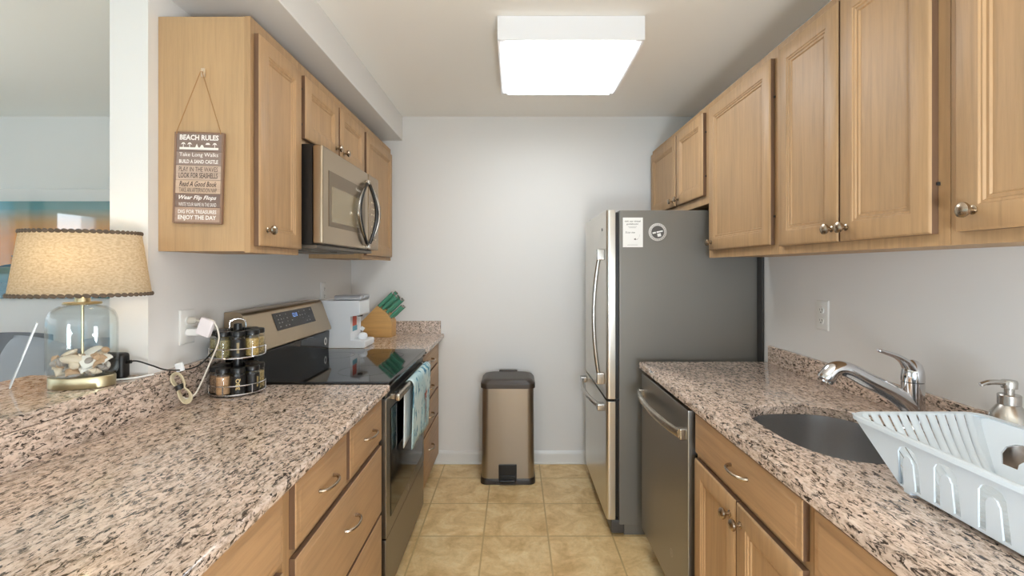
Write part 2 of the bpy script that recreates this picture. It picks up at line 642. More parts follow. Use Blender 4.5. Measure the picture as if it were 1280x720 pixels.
# right wall cabinets
XG = .958
upper('wall_cabinet', 'short two-door maple wall cabinet above the refrigerator', -1, XR - .001, XG, 2.312, 3.262, 1.69, 2.18,
      [(2.345, 2.727, 1.733, 2.148), (2.748, 3.235, 1.733, 2.148)], [(2.69, 1.765, 0), (2.785, 1.765, 1)], [(2.341, 1.83, 0), (2.341, 2.05, 0)])
upper('wall_cabinet', 'maple wall cabinet with one wide door beside the refrigerator', -1, XR - .001, XG, 1.702, 2.31, 1.42, 2.18,
      [(1.725, 2.27, 1.455, 2.142)], [(2.235, 1.492, 0)], [(1.721, 1.56, 0), (1.721, 2.0, 0)])
upper('wall_cabinet', 'tall two-door maple wall cabinet above the sink and faucet', -1, XR - .001, XG, 1.03, 1.70, 1.42, 2.18,
      [(1.058, 1.355, 1.447, 2.148), (1.363, 1.672, 1.447, 2.148)], [(1.385, 1.485, 1), (1.325, 1.485, 0)], [(1.054, 1.56, 0)])
upper('wall_cabinet', 'maple wall cabinet with one knobbed door above the dish rack and soap pump', -1, XR - .001, XG, .38, 1.028, 1.42, 2.18,
      [(.41, 1.0, 1.447, 2.148)], [(.957, 1.489, 0)])


# base cabinets
def base_cab(name, label, s, Xw, Xf, y0, y1, fronts, toe=.1, hollow=False):
    """fronts: (kind, y0, y1, z0, z1, [pull/knob positions])"""
    t = thing(name, label, 'cabinet', ((Xw + Xf) / 2, (y0 + y1) / 2, 0))
    if hollow:
        b = B()
        xi = Xf - s * .0195
        b.box((Xw, y0 + .001, toe), (xi, y1 - .001, toe + .018)); b.box((Xw, y0 + .001, toe + .018), (xi, y0 + .017, .883)); b.box((Xw, y1 - .017, toe + .018), (xi, y1 - .001, .883))
        b.box((Xw, y0 + .017, toe + .018), (Xw - .006 * (-s), y1 - .017, .883))
        part('carcass', b, M_CABX, t)
    else:
        carcass(t, Xw, Xf - s * .0195, y0 + .001, y1 - .001, toe, .883)
    face_frame(t, Xf, s, y0, y1, toe, .883, [(a + .012, c - .012, d + .012, g - .012) for k, a, c, d, g, h in fronts])
    b = B(); b.box((Xw, y0 + .001, 0), (Xf - s * .06, y1 - .001, toe)); part('toe_kick', b, M_TOE, t)
    for k, a, c, d, g, hs in fronts:
        F = fx(Xf + s * .001, s)
        if k == 'door':
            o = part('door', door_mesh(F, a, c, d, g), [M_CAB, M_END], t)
        else:
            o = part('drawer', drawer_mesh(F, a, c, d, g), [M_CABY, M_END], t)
        for hk, hy, hz in hs:
            if hk == 'pull': pull(o, Xf + s * .021, s, hy, hz)
            else: knob(o, Xf + s * .021, s, hy, hz)
    return t


XB = -.535
base_cab('base_cabinet', 'maple base cabinet with a plain drawer front at the near end of the long counter', 1, -1.128, XB, .30, 1.075,
         [('drawer', .33, 1.045, .714, .865, []), ('door', .33, .68, .12, .69, []), ('door', .70, 1.045, .12, .69, [])])
base_cab('base_cabinet', 'maple drawer cabinet with two small drawers over wide drawers beside the range', 1, -1.128, XB, 1.078, 1.836,
         [('drawer', 1.105, 1.44, .705, .862, [('pull', 1.275, .785)]), ('drawer', 1.47, 1.815, .705, .862, [('pull', 1.64, .785)]),
          ('drawer', 1.105, 1.815, .425, .682, [('pull', 1.46, .575)]), ('drawer', 1.105, 1.815, .12, .412, [('pull', 1.46, .29)])])
base_cab('base_cabinet', 'narrow maple cabinet with a stack of four drawers between the range and the back wall', 1, XL + .001, XB, 2.606, YB - .02,
         [('drawer', 2.635, 3.16, .745, .866, [('pull', 2.82, .815)]), ('drawer', 2.635, 3.16, .582, .732, [('pull', 2.82, .653)]),
          ('drawer', 2.635, 3.16, .405, .569, [('pull', 2.82, .485)]), ('drawer', 2.635, 3.16, .12, .392, [('pull', 2.82, .293)])])
XS = .638
base_cab('base_cabinet', 'maple sink base cabinet with one drawer front over two knobbed doors', -1, XR - .001, XS, 1.0, 1.635,
         [('drawer', 1.012, 1.615, .735, .868, [('pull', 1.29, .808)]), ('door', 1.012, 1.31, .12, .715, [('knob', 1.283, .665)]), ('door', 1.318, 1.615, .12, .715, [('knob', 1.345, .665)])], hollow=True)
base_cab('base_cabinet', 'maple base cabinet with a plain drawer front under the dish rack', -1, XR - .001, XS, .30, .998,
         [('drawer', .33, .972, .735, .868, []), ('door', .33, .64, .12, .715, []), ('door', .66, .972, .12, .715, [])])


# ------------------------------------------------------------ granite
def slab(name, label, x0, x1, y0, y1, z0, z1, bev=.007, cat='worktop'):
    b = B(); b.box((x0, y0, z0), (x1, y1, z1), bev, 3)
    return tag(part(name, b, M_GRAN, None, loc=((x0 + x1) / 2, (y0 + y1) / 2, z0)), label, cat)


slab('worktop', 'long speckled granite worktop carrying the spice rack, before the range', -1.1295, -.49, -.5, 1.838, .884, .914, .009)
slab('worktop', 'short granite worktop under the coffee maker and knife block', -1.149, -.495, 2.606, YB - .022, .884, .914)
slab('backsplash', 'low granite backsplash strip on the back wall behind the knife block', -1.149, -.52, YB - .0215, YB - .001, .884, 1.0, .003, 'backsplash')
slab('backsplash', 'granite backsplash along the pass-through under the bar ledge', -1.149, -1.13, -.5, 1.838, .884, 1.0, .002, 'backsplash')
b = B()
poly = [(-1.5, -.6), (-1.122, -.6), (-1.122, 1.4655), (-1.122, 1.8), (-1.149, 1.8), (-1.149, 1.4655), (-1.5, 1.4655)]
rings = []
poly = [(-1.52, -.6), (-1.1285, -.6), (-1.1285, 1.82), (-1.148, 1.82), (-1.148, 1.465), (-1.52, 1.465)]
b.prism(poly, lambda u, v, d: (u, v, d), 1.0005, 1.035, .004)
tag(part('bar_ledge', b, M_GRAN, loc=(-1.3, .45, 1.005)), 'raised granite bar ledge under the table lamp', 'worktop')

# right worktop with the sink hole
SX, SY, SA, SB = .905, 1.325, .185, .235


def sup(a, ea=.72):
    c, s_ = math.cos(a), math.sin(a)
    return math.copysign(abs(c) ** ea, c), math.copysign(abs(s_) ** ea, s_)


def sink_ring(k, z, off=0.0, n=96):
    out = []
    for a in ANG:
        c, s_ = sup(a)
        out.append((SX + (SA * k + off) * c, SY + (SB * k + off) * s_, z))
    return out


WX0, WX1, WY0, WY1 = .605, 1.2305, -.5, 2.283
ANG = sorted([2 * PI * i / 96 for i in range(96)] + [])


def rect_ring(ins, z):
    out = []
    corners = [(WX1 - ins, WY1 - ins), (WX0 + ins, WY1 - ins), (WX0 + ins, WY0 + ins), (WX1 - ins, WY0 + ins)]
    ca = [math.atan2(sup_y, sup_x) % (2 * PI) for sup_x, sup_y in ((c[0] - SX, c[1] - SY) for c in corners)]
    idx = {}
    for c, a in zip(corners, ca):
        i = min(range(len(ANG)), key=lambda q: abs((ANG[q] - a + PI) % (2 * PI) - PI))
        idx[i] = c
    for i, a in enumerate(ANG):
        if i in idx:
            out.append((*idx[i], z)); continue
        dx, dy = math.cos(a), math.sin(a)
        tx = ((WX1 - ins if dx > 0 else WX0 + ins) - SX) / dx if abs(dx) > 1e-9 else 1e9
        ty = ((WY1 - ins if dy > 0 else WY0 + ins) - SY) / dy if abs(dy) > 1e-9 else 1e9
        q = min(tx, ty)
        out.append((SX + dx * q, SY + dy * q, z))
    return out


b = B()
rs = [sink_ring(1, .884), sink_ring(1, .910), sink_ring(1, .914, .004), rect_ring(.009, .914), rect_ring(.0026, .9114), rect_ring(0, .905), rect_ring(0, .884), sink_ring(1, .884)]
vr = [b.verts(r) for r in rs[:-1]]
n = len(ANG)
for p, q in list(zip(vr, vr[1:])) + [(vr[-1], vr[0])]:
    for i in range(n): b.face([p[i], p[(i + 1) % n], q[(i + 1) % n], q[i]])
tag(part('worktop', b, M_GRAN, loc=(.92, .9, .884)), 'speckled granite worktop with the undermount sink cut into it', 'worktop')
slab('backsplash', 'low granite backsplash along the wall behind the faucet', 1.231, 1.249, -.5, 2.283, .884, .992, .003, 'backsplash')

# sink
t = thing('sink', 'rounded stainless steel undermount sink set in the granite worktop', 'sink', (SX, SY, .7))
b = B()
b.loft([sink_ring(1, .8835, .02), sink_ring(1, .8835, -.002), sink_ring(1, .86, -.004), sink_ring(1, .75, -.014), sink_ring(1, .725, -.022), sink_ring(1, .708, -.045), sink_ring(.3, .702), sink_ring(.22, .700)], False, True)
part('bowl', b, brushed('sink_steel', (196, 196, 197), .27, 'y'), t)
b = B(); b.lathe([(.0, .7015), (.02, .7015), (.022, .704), (.042, .7045), (.044, .702), (.044, .701)], (SX, SY, 0)); part('drain', b, M_CHROME, t)

# ------------------------------------------------------------ faucet and soap dispenser
FX, FY = 1.13, 1.33
t = thing('faucet', 'chrome single-lever pull-out faucet behind the sink', 'faucet', (FX, FY, .914))
b = B()
b.lathe([(0, .914), (.034, .914), (.034, .918), (.029, .924), (.0275, .94), (.027, 1.0), (.027, 1.046), (.024, 1.048), (0, 1.048)], (FX, FY, 0), 'z', 32)
part('faucet_body', b, M_CHROME, t)
b = B()
pts = smooth_path([(1.135, FY, .955), (1.105, FY, .99), (1.06, FY, 1.022), (1.0, FY, 1.052), (.955, FY, 1.076), (.925, FY, 1.085), (.902, FY, 1.079), (.887, FY, 1.06)], 5)
nn = len(pts)
rad = []
for i in range(nn):
    q = i / (nn - 1)
    rad.append(.029 * (1 - q) ** 2 + .0185 * 2 * q * (1 - q) + .0225 * q * q if q < .97 else .0215)
b.tube(pts, rad, 18)
sp = part('spout', b, M_CHROME, t)
b = B()
d = Vector((-.62, 0, -.78)).normalized()
Mz = d.to_track_quat('Z', 'Y').to_matrix()
b.lathe([(.0225, -.004), (.0225, .012), (.020, .016), (.016, .0165), (.015, .013), (0, .013)], (.889, FY, 1.063), M=Mz)
part('spray_head', b, M_CHROME, sp)
b = B()
b.lathe([(.0275, 1.0485), (.0275, 1.06), (.026, 1.078), (.021, 1.095), (.012, 1.106), (0, 1.110)], (FX, FY, 0), 'z', 32)
b.tube(smooth_path([(1.128, FY, 1.075), (1.108, FY, 1.102), (1.085, FY, 1.118), (1.055, FY, 1.129), (1.03, FY, 1.137)], 5), [.026, .025, .0235, .022, .020, .0185, .017, .0158, .0146, .0136, .0127, .012, .0114, .0108, .0103, .0099, .0096, .0093, .0088, .0076, .005], 14, flat=.62)
part('lever', b, M_CHROME, t)

t = thing('soap_dispenser', 'brushed steel soap pump bottle behind the dish rack', 'dispenser', (1.135, 1.075, .914))
c = (1.135, 1.075, 0)
b = B(); b.lathe([(0, .914), (.036, .914), (.041, .918), (.043, .93), (.042, .98), (.039, 1.01), (.033, 1.035), (.022, 1.053), (.0195, 1.057), (0, 1.057)], c); part('bottle', b, M_STEEL, t)
b = B(); b.lathe([(0, 1.0575), (.0205, 1.0575), (.0205, 1.078), (.019, 1.08), (0, 1.08)], c); part('collar', b, M_STEEL, t)
b = B()
b.lathe([(0, 1.08), (.009, 1.08), (.009, 1.092), (.014, 1.094), (.0145, 1.108), (.013, 1.112), (0, 1.112)], c, seg=20)
b.tube(smooth_path([(1.13, 1.075, 1.106), (1.10, 1.075, 1.108), (1.08, 1.075, 1.106), (1.07, 1.075, 1.102)], 4), [.006] * 8 + [.005] * 5, 10)
part('pump', b, M_STEEL, t)


# ------------------------------------------------------------ dish rack
def dish_rack():
    t = thing('dish_rack', 'white plastic dish rack with slatted sides on the granite worktop', 'dish rack', (.925, .84, .914))
    x0, x1 = .783, 1.07      # rim, long edges
    bx0, bx1 = .79, .985     # bottom
    y1, y0 = 1.085, .575     # rim ends
    by1, by0 = .955, .70
    zr, zb = 1.034, .926
    th = .0035

    def quad(p00, p10, p11, p01):
        p00, p10, p11, p01 = map(Vector, (p00, p10, p11, p01))
        nrm = (p10 - p00).cross(p01 - p00).normalized()

        def f(u, v, n):
            return (p00 * (1 - u) + p10 * u) * (1 - v) + (p01 * (1 - u) + p11 * u) * v + nrm * n
        return f

    # front wall: u from far (0) to near (1), v up
    fw = quad((bx0, by1, zb), (bx0, by0, zb), (x0, y0, zr), (x0, y1, zr))

    def slot(yc, w=.054, z0=.93, z1=1.012, leg=.0135):
        """upside-down U opening given in Y and Z"""
        hw = w / 2
        pts = [(yc + hw, z0), (yc + hw - .004, z1 - .014)]
        for i in range(7):
            a = PI * i / 6
            pts.append((yc + (hw - .006) * math.cos(a), z1 - .012 + .012 * math.sin(a)))
        pts += [(yc - hw + .004, z1 - .014), (yc - hw, z0), (yc - hw + leg, z0), (yc - hw + leg + .002, z1 - .03)]
        for i in range(5):
            a = PI - PI * i / 4
            pts.append((yc + (hw - leg - .004) * math.cos(a), z1 - .028 + .010 * math.sin(a)))
        pts += [(yc + hw - leg - .002, z1 - .03), (yc + hw - leg, z0)]
        out = []
        for y, z in pts:
            v = (z - zb) / (zr - zb)
            ya = by1 + (y1 - by1) * v; yb = by0 + (y0 - by0) * v
            out.append(((y - ya) / (yb - ya), v))
        return out
    b = B()
    b.plate([(0, 0), (1, 0), (1, 1), (0, 1)], [slot(.934), slot(.852), slot(.768)], fw, -th)
    part('front_wall', b, M_RACK, t)
    # back wall with a hand hole
    bw = quad((bx1, by0, zb), (bx1, by1, zb), (x1, y1, zr), (x1, y0, zr))
    b = B()
    hh = [(.72 + .21 * math.cos(PI * q / 10), .34 + .42 * math.sin(PI * q / 10) ** .8) for q in range(11)]
    hh += [(.72 - .12 * math.cos(PI * q / 8), .34 + .20 * math.sin(PI * q / 8)) for q in range(9)]
    b.plate([(0, 0), (1, 0), (1, 1), (0, 1)], [hh], bw, -th)
    part('back_wall', b, M_RACK, t)
    # far and near walls: a sill, a top band and sloping slats running on as floor ribs
    b = B()
    ns = 12
    for i in range(ns):
        q = (i + .5) / ns
        xt = x0 + .012 + (x1 - x0 - .024) * q
        xb = bx0 + .006 + (bx1 - bx0 - .012) * q
        path = smooth_path([(xt, y1 - .004, zr - .001), (xt * .5 + xb * .5, (y1 + by1) / 2 + .002, (zr + zb) / 2), (xb, by1 - .004, zb + .008), (xb, by1 - .03, zb + .003), (xb, by0 + .03, zb + .003), (xb, by0 + .004, zb + .008), (xt * .5 + xb * .5, (y0 + by0) / 2 - .002, (zr + zb) / 2), (xt, y0 + .004, zr - .001)], 4)
        b.tube(path, .0077, 8, flat=.38)
    for y in (by1 - .006, (by0 + by1) / 2, by0 + .006):
        b.box((bx0, y - .006, zb - .003), (bx1, y + .006, zb + .002), .001)
    b.box((bx0, by0, zb - .004), (bx0 + .012, by1, zb + .002), .001)
    b.box((bx1 - .012, by0, zb - .004), (bx1, by1, zb + .002), .001)
    part('slats', b, M_RACK, t)
    # corner webs between the first slat and the front / back walls
    b = B()
    for (ya, yb_) in ((y1, by1), (y0, by0)):
        for xa, xb_, sg in ((x0, bx0, 1), (x1, bx1, -1)):
            p = [Vector((xa, ya, zr)), Vector((xa + sg * .022, ya, zr)), Vector((xb_ + sg * .012, yb_, zb)), Vector((xb_, yb_, zb))]
            off = Vector((0, -.003 if ya > .8 else .003, 0))
            b = B()
            b.loft([p, [k + off for k in p]])
            part('corner_web', b, M_RACK, t)
    # rolled rim
    b = B()
    r = .03
    loop = []
    for cx, cy, a0 in ((x1 - r, y1 - r, 0), (x0 + r, y1 - r, 90), (x0 + r, y0 + r, 180), (x1 - r, y0 + r, 270)):
        for i in range(7):
            a = R(a0 + 15 * i)
            loop.append((cx + r * math.cos(a), cy + r * math.sin(a)))
    n = len(loop)
    cxm, cym = (x0 + x1) / 2, (y0 + y1) / 2
    prof = [(-.004, -.001), (.006, .0015), (.011, -.001), (.0125, -.008), (.010, -.008), (.008, -.002), (-.003, -.005)]
    rings = []
    for i in range(n):
        p = Vector((*loop[i], 0))
        tg = Vector((*loop[(i + 1) % n], 0)) - Vector((*loop[i - 1], 0))
        nr = Vector((tg.y, -tg.x, 0)).normalized()
        rings.append([p + nr * o + Vector((0, 0, zr + h)) for o, h in prof])
    rings.append(rings[0])
    b.loft(rings, False, False)
    part('rim', b, M_RACK, t)
    for y in (by1 - .01, by0 + .012):
        for x in (bx0 + .008, bx1 - .008):
            b = B(); b.box((x - .007, y - .009, .9142), (x + .007, y + .009, zb), .002); part('foot', b, M_RACK, t)
    # small printed code by the near slot
    b = B()
    fz = lambda u, v, n: (.7855 - .0012, u, v)
    for i in range(9):
        y = .757 - i * .0024
        b.face(b.verts([fz(y, 1.016, 0), fz(y - (.0009 + .0006 * (i % 2)), 1.016, 0), fz(y - (.0009 + .0006 * (i % 2)), 1.021, 0), fz(y, 1.021, 0)]))
    part('printed_label', b, mat('print_blue_grey', (90, 110, 140), .5), t)


dish_rack()

# ------------------------------------------------------------ refrigerator
FY0, FY1 = 2.385, 3.11
t = thing('refrigerator', 'tall stainless refrigerator with a grey side and bottom freezer', 'refrigerator', (.85, 2.75, 0))
b = B(); b.box((.53, FY0, .06), (1.236, FY1, 1.665), .006); b.box((.56, FY0 + .02, .0), (1.22, FY1 - .02, .07))
part('body', b, M_FSIDE, t)
b = B(); b.box((.512, FY0 + .012, .095), (.531, FY1 - .012, 1.655)); part('door_gasket', b, M_BLACK, t)


def fdoor(z0, z1):
    b = B()
    r = .016
    pl = [(.512, FY0 + .003), (.512, FY1 - .003)]
    pl += [(.466 + r - r * math.sin(R(a)), FY1 - .003 - r + r * math.cos(R(a))) for a in (0, 22, 45, 68, 90)]
    pl += [(.466 + r - r * math.cos(R(a)), FY0 + .003 + r - r * math.sin(R(a))) for a in (0, 22, 45, 68, 90)]
    b.prism(pl, lambda u, v, d: (u, v, d), z0, z1, .002)
    return b


du = part('upper_door', fdoor(.70, 1.667), M_FRIDGE, t)
dl = part('freezer_door', fdoor(.085, .688), M_FRIDGE, t)
# curved handle of the upper door
b = B()
n = 16
pts = [(.462 - .052 * math.sin(PI * (.12 + .76 * i / n)) ** .8, FY0 + .06, .80 + .63 * i / n) for i in range(n + 1)]
b.tube(pts, .009, 12, flat=1.2)
b.box((.425, FY0 + .045, .765), (.466, FY0 + .075, .825), .006)
b.box((.425, FY0 + .045, 1.41), (.466, FY0 + .075, 1.47), .006)
part('handle', b, M_STEEL, du)
b = B()
pts = [(.462 - .056 * math.sin(PI * (.1 + .8 * i / n)) ** .8, FY0 + .06 + .6 * i / n, .648) for i in range(n + 1)]
b.tube(pts, .011, 12, flat=1.3)
b.box((.425, FY0 + .035, .63), (.466, FY0 + .085, .666), .006)
b.box((.425, FY1 - .085, .63), (.466, FY1 - .035, .666), .006)
part('handle', b, M_STEEL, dl)
b = B(); b.lathe([(0, -.002), (.008, -.002), (.008, .001), (0, .001)], (.466, FY0 + .12, 1.575), 'x', 16); part('door_plug', b, M_DARKSLOT, du)
b = B(); b.box((.49, FY0 + .006, .012), (.56, FY1 - .006, .083), .01); part('base_grille', b, mat('dark_grey_plastic', (72, 70, 68), .45), t)
b = B(); b.box((.49, FY1 - .06, 1.668), (.55, FY1 - .006, 1.685), .004); part('hinge_cover', b, M_FSIDE, t)
b = B(); b.box((1.2365, FY0 - .04, .05), (1.2485, FY1 - .05, 1.62), .002); part('gap_shade_strip', b, mat('gap_shade_dark', (60, 58, 56), .6), t)  # dark strip added for the shade on the wall beside the fridge
b = B(); b.box((.513, FY0 + .004, .689), (.535, FY0 + .03, .6995), .002); part('middle_hinge', b, M_BLACK, t)

# paper and round magnet on the fridge side
FZ = FY0 - .0012
kf = 2.385 / 585
px = lambda X, Y: ((X - 644) * kf, 1.37 - (Y - 335) * kf)
M_PAPER = mat('white_paper', (240, 240, 238), .6)
M_INK = mat('dark_grey_ink', (70, 70, 72), .6)
M_INKL = mat('light_grey_ink', (165, 165, 165), .6)
a0, a1 = px(778.5, 309), px(803.5, 272)
t = tag(part('paper_notice', (lambda b: (b.box((a0[0], FZ - .0004, a0[1]), (a1[0], FY0 - .0004, a1[1])), b)[1])(B()), M_PAPER, loc=(a0[0], FY0, a0[1])), 'white printed guest notice stuck on the grey refrigerator side', 'notice')
ff = lambda u, v, n: (u, FZ - .0009, v)
kx = lambda q: a0[0] + (a1[0] - a0[0]) * q
kz = lambda q: a0[1] + (a1[1] - a0[1]) * q
b = B()
text_into(b, 'visit our virtual', ff, kx(.08), kx(.88), kz(.85), kz(.905), .012)
part('lettering', b, M_INK, t); b = B()
text_into(b, 'guidebook!', ff, kx(.18), kx(.76), kz(.745), kz(.81), .012)
part('lettering', b, M_INK, t); b = B()
text_into(b, 'Scan me', ff, kx(.12), kx(.60), kz(.47), kz(.535), .0, .3)
part('lettering', b, M_INK, t); b = B()
pa = smooth_path([(kx(.83), 0, kz(.43)), (kx(.80), 0, kz(.32)), (kx(.70), 0, kz(.265)), (kx(.58), 0, kz(.27))], 4)
for p, q in zip(pa, pa[1:]):
    w = .0008
    b.face(b.verts([ff(p.x, p.z - w, 0), ff(q.x, q.z - w, 0), ff(q.x + w, q.z + w, 0), ff(p.x + w, p.z + w, 0)]))
b.face(b.verts([ff(kx(.54), kz(.27), 0), ff(kx(.64), kz(.31), 0), ff(kx(.64), kz(.235), 0)]))
part('arrow_print', b, M_INK, t)
for q, w0, w1 in ((.69, .25, .70), (.65, .30, .65), (.07, .22, .74)):
    b = B(); b.face(b.verts([ff(kx(w0), kz(q), 0), ff(kx(w1), kz(q), 0), ff(kx(w1), kz(q + .012), 0), ff(kx(w0), kz(q + .012), 0)]))
    part('fine_print', b, M_INKL, t)
mc = px(821.9, 290.2)
t = thing('round_magnet', 'round white-rimmed dark magnet on the refrigerator side beside the notice', 'magnet', (mc[0], FY0, mc[1]))
b = B(); b.lathe([(0, -.0005), (.0455, -.0005), (.0455, -.0025), (.0445, -.003), (0, -.003)], (mc[0], FY0, mc[1]), 'y', 40); part('disc', b, mat('magnet_white', (205, 202, 198), .5), t)
b = B(); b.lathe([(0, -.003), (.0325, -.003), (.0325, -.0036), (0, -.0036)], (mc[0], FY0, mc[1]), 'y', 40); part('dark_centre', b, mat('magnet_dark', (86, 84, 82), .5), t)
fm = lambda u, v, n: (mc[0] + u, FY0 - .0042, mc[1] + v)
rot = lambda u, v, a=R(12): (u * math.cos(a) - v * math.sin(a), u * math.sin(a) + v * math.cos(a))
b = B()
for u0, u1, v0, v1 in ((-.027, -.010, -.004, .004), (-.006, .026, -.003, .004), (-.005, .013, -.024, -.008)):
    b.face(b.verts([fm(*rot(u, v), 0) for u, v in ((u0, v0), (u1, v0), (u1, v1), (u0, v1))]))
part('mark', b, M_PAPER, t)
b = B()
for i in range(26):
    a = 2 * PI * i / 26
    ca, sa = math.cos(a), math.sin(a)
    u = lambda r, q: fm(r * math.cos(a + q), r * math.sin(a + q), 0)
    b.face(b.verts([u(.036, -.05), u(.036, .05), u(.0415, .05), u(.0415, -.05)]))
part('rim_print', b, mat('magnet_print', (150, 146, 142), .6), t)

# ------------------------------------------------------------ dishwasher
DY0, DY1 = 1.652, 2.262
t = thing('dishwasher', 'dark stainless dishwasher with a bowed bar handle under the worktop', 'dishwasher', (.9, 1.95, 0))
b = B(); b.box((.66, DY0, .1), (1.22, DY1, .872)); b.box((.70, DY0 + .01, 0), (1.2, DY1 - .01, .1)); part('tub', b, M_BLACK, t)
b = B(); b.box((.61, DY0 + .003, .115), (.659, DY1 - .003, .866), .006); dd = part('door', b, M_STEELD, t)
b = B(); b.box((.64, DY0 + .006, .867), (.70, DY1 - .006, .8795), .002); part('control_strip', b, M_BLACK, t)
b = B()
n = 14
pts = [(.606 - .042 * math.sin(PI * (.08 + .84 * i / n)) ** .7, DY0 + .03 + .55 * i / n, .775) for i in range(n + 1)]
b.tube(pts, .010, 12, flat=1.7)
b.box((.588, DY0 + .016, .755), (.613, DY0 + .045, .795), .004); b.box((.588, DY1 - .045, .755), (.613, DY1 - .016, .795), .004)
part('handle', b, M_STEELY, dd)
b = B()
F = lambda u, v, n: (.6092, u, v)


def logo_ring(b, F, y, z, r, flip=1):
    n = 20
    for i in range(n):
        a, c = 2 * PI * i / n, 2 * PI * (i + 1) / n
        b.face(b.verts([F(y + q * math.cos(w), z + q * math.sin(w), 0) for q, w in ((r, a), (r, c), (r * .86, c), (r * .86, a))]))


logo_ring(b, F, 1.825, .26, .015)
text_into(b, 'GE', lambda u, v, n: F(-u, v, n), -1.834, -1.816, .254, .266, 0, .3)
part('logo', b, mat('logo_grey', (190, 190, 190), .4), dd)
b = B(); b.box((.72, DY0 + .01, 0.0), (.735, DY1 - .01, .11)); part('toe_panel', b, M_BLACK, t)

# ------------------------------------------------------------ range
RY0, RY1 = 1.842, 2.602
t = thing('range', 'stainless electric range with a black glass cooktop and oven door', 'range', (-.83, 2.22, 0))
b = B(); b.box((-1.12, RY0, .02), (-.54, RY1, .895)); b.box((-1.1, RY0 + .03, 0), (-.6, RY1 - .03, .03)); part('body', b, M_BLACK, t)
b = B(); b.box((-1.10, RY0, .896), (-.498, RY1, .921), .004); part('cooktop', b, M_BLACKG, t)
b = B()
pl = [(-1.145, .915), (-1.035, .915), (-1.030, 1.025), (-1.145, 1.025)]
b.prism(pl, lambda u, v, d: (u, d, v), RY0 + .004, RY1 - .004, .004); part('riser', b, M_BLACKG, t)
b = B()
pl = [(-1.148, 1.027), (-1.022, 1.03), (-1.020, 1.036), (-1.072, 1.18), (-1.08, 1.19), (-1.095, 1.195), (-1.148, 1.195)]
b.prism(pl, lambda u, v, d: (u, d, v), RY0, RY1, .004); bg = part('backguard', b, M_STEELW, t)
# slanted control display
def fbg(u, v, n):
    """u along Y, v 0..1 up the slant"""
    p0, p1 = Vector((-1.020, 0, 1.036)), Vector((-1.072, 0, 1.18))
    p = p0.lerp(p1, v); nr = Vector((.94, 0, .34)).normalized()
    return (p.x + nr.x * n, u, p.z + nr.z * n)
b = B(); b.loft([[fbg(u, v, n) for u, v in ((2.05, .40), (2.44, .40), (2.44, .92), (2.05, .92))] for n in (.0002, .0018)]); cp = part('control_display', b, mat('display_glass', (26, 20, 16), .25), bg)
b = B()
random.seed(3)
for u in (2.08, 2.105, 2.13, 2.16, 2.20, 2.29, 2.315, 2.345, 2.375, 2.41):
    for v in (.48, .6, .70, .82):
        if random.random() < .6:
            w = random.choice((.005, .008, .011))
            b.face(b.verts([fbg(u, v, .0023), fbg(u + w, v, .0023), fbg(u + w, v + .03, .0023), fbg(u, v + .03, .0023)]))
part('key_print', b, mat('grey_key_print', (150, 148, 146), .5), cp)
b = B()
text_into(b, '12:10', lambda u, v, n: fbg(u, v, .0023), 2.225, 2.27, .70, .83)
mled = mat('blue_display', (150, 190, 255), .5); N(mled).p.inputs['Emission Color'].default_value = (*lin((130, 175, 255)), 1); N(mled).p.inputs['Emission Strength'].default_value = .8
part('display_digits', b, mled, cp)
b = B(); b.lathe([(0, 0), (.017, 0), (.017, .001), (0, .001)], (-1.0322, 2.545, .972), 'x', 24, sy=1.25); stk = part('sticker', b, mat('sticker_grey', (205, 203, 198), .5), t)
b = B(); b.lathe([(0, .0012), (.009, .0012), (.009, .0018), (0, .0018)], (-1.0322, 2.545, .972), 'x', 20, sy=1.25); part('sticker_mark', b, M_INK, stk)
# oven door
b = B(); b.box((-.539, RY0 + .002, .30), (-.507, RY1 - .002, .852), .004); M_RANGE = brushed('range_dark_steel', (138, 133, 127), .33, 'y')
od = part('oven_door', b, M_RANGE, t)
b = B(); b.box((-.5075, RY0 + .06, .36), (-.5045, RY1 - .06, .80), .0015); part('oven_window', b, mat('oven_window_glass', (9, 9, 9), .08, 0, **{'Specular IOR Level': .2}), od)
b = B(); b.box((-.539, RY0 + .002, .8525), (-.513, RY1 - .002, .895), .003); part('vent_trim', b, M_BLACK, t)
b = B(); b.box((-.539, RY0 + .002, .06), (-.509, RY1 - .002, .295), .004); part('storage_drawer', b, M_RANGE, t)
b = B()
b.box((-.484, RY0 + .035, .835), (-.463, RY1 - .035, .865), .006)
b.box((-.508, RY0 + .05, .838), (-.470, RY0 + .075, .862), .003); b.box((-.508, RY1 - .075, .838), (-.470, RY1 - .05, .862), .003)
part('handle', b, M_STEELY, od)
b = B(); F = lambda u, v, n: (-.5062, u, v)
logo_ring(b, F, 2.22, .33, .013); text_into(b, 'GE', F, 2.212, 2.228, .325, .335, 0, .3)
part('logo', b, mat('logo_light', (200, 198, 194), .4), od)
# burner outlines on the glass
b = B()
for cx, cy, r in ((-.66, 2.05, .11), (-.66, 2.41, .085), (-.92, 2.05, .075), (-.92, 2.41, .09)):
    n = 48
    for i in range(n):
        a, c = 2 * PI * i / n, 2 * PI * (i + 1) / n
        b.face(b.verts([(cx + q * math.cos(w), cy + q * math.sin(w), .9214) for q, w in ((r, a), (r, c), (r - .002, c), (r - .002, a))]))
part('burner_print', b, mat('burner_grey', (46, 45, 44), .15), t)


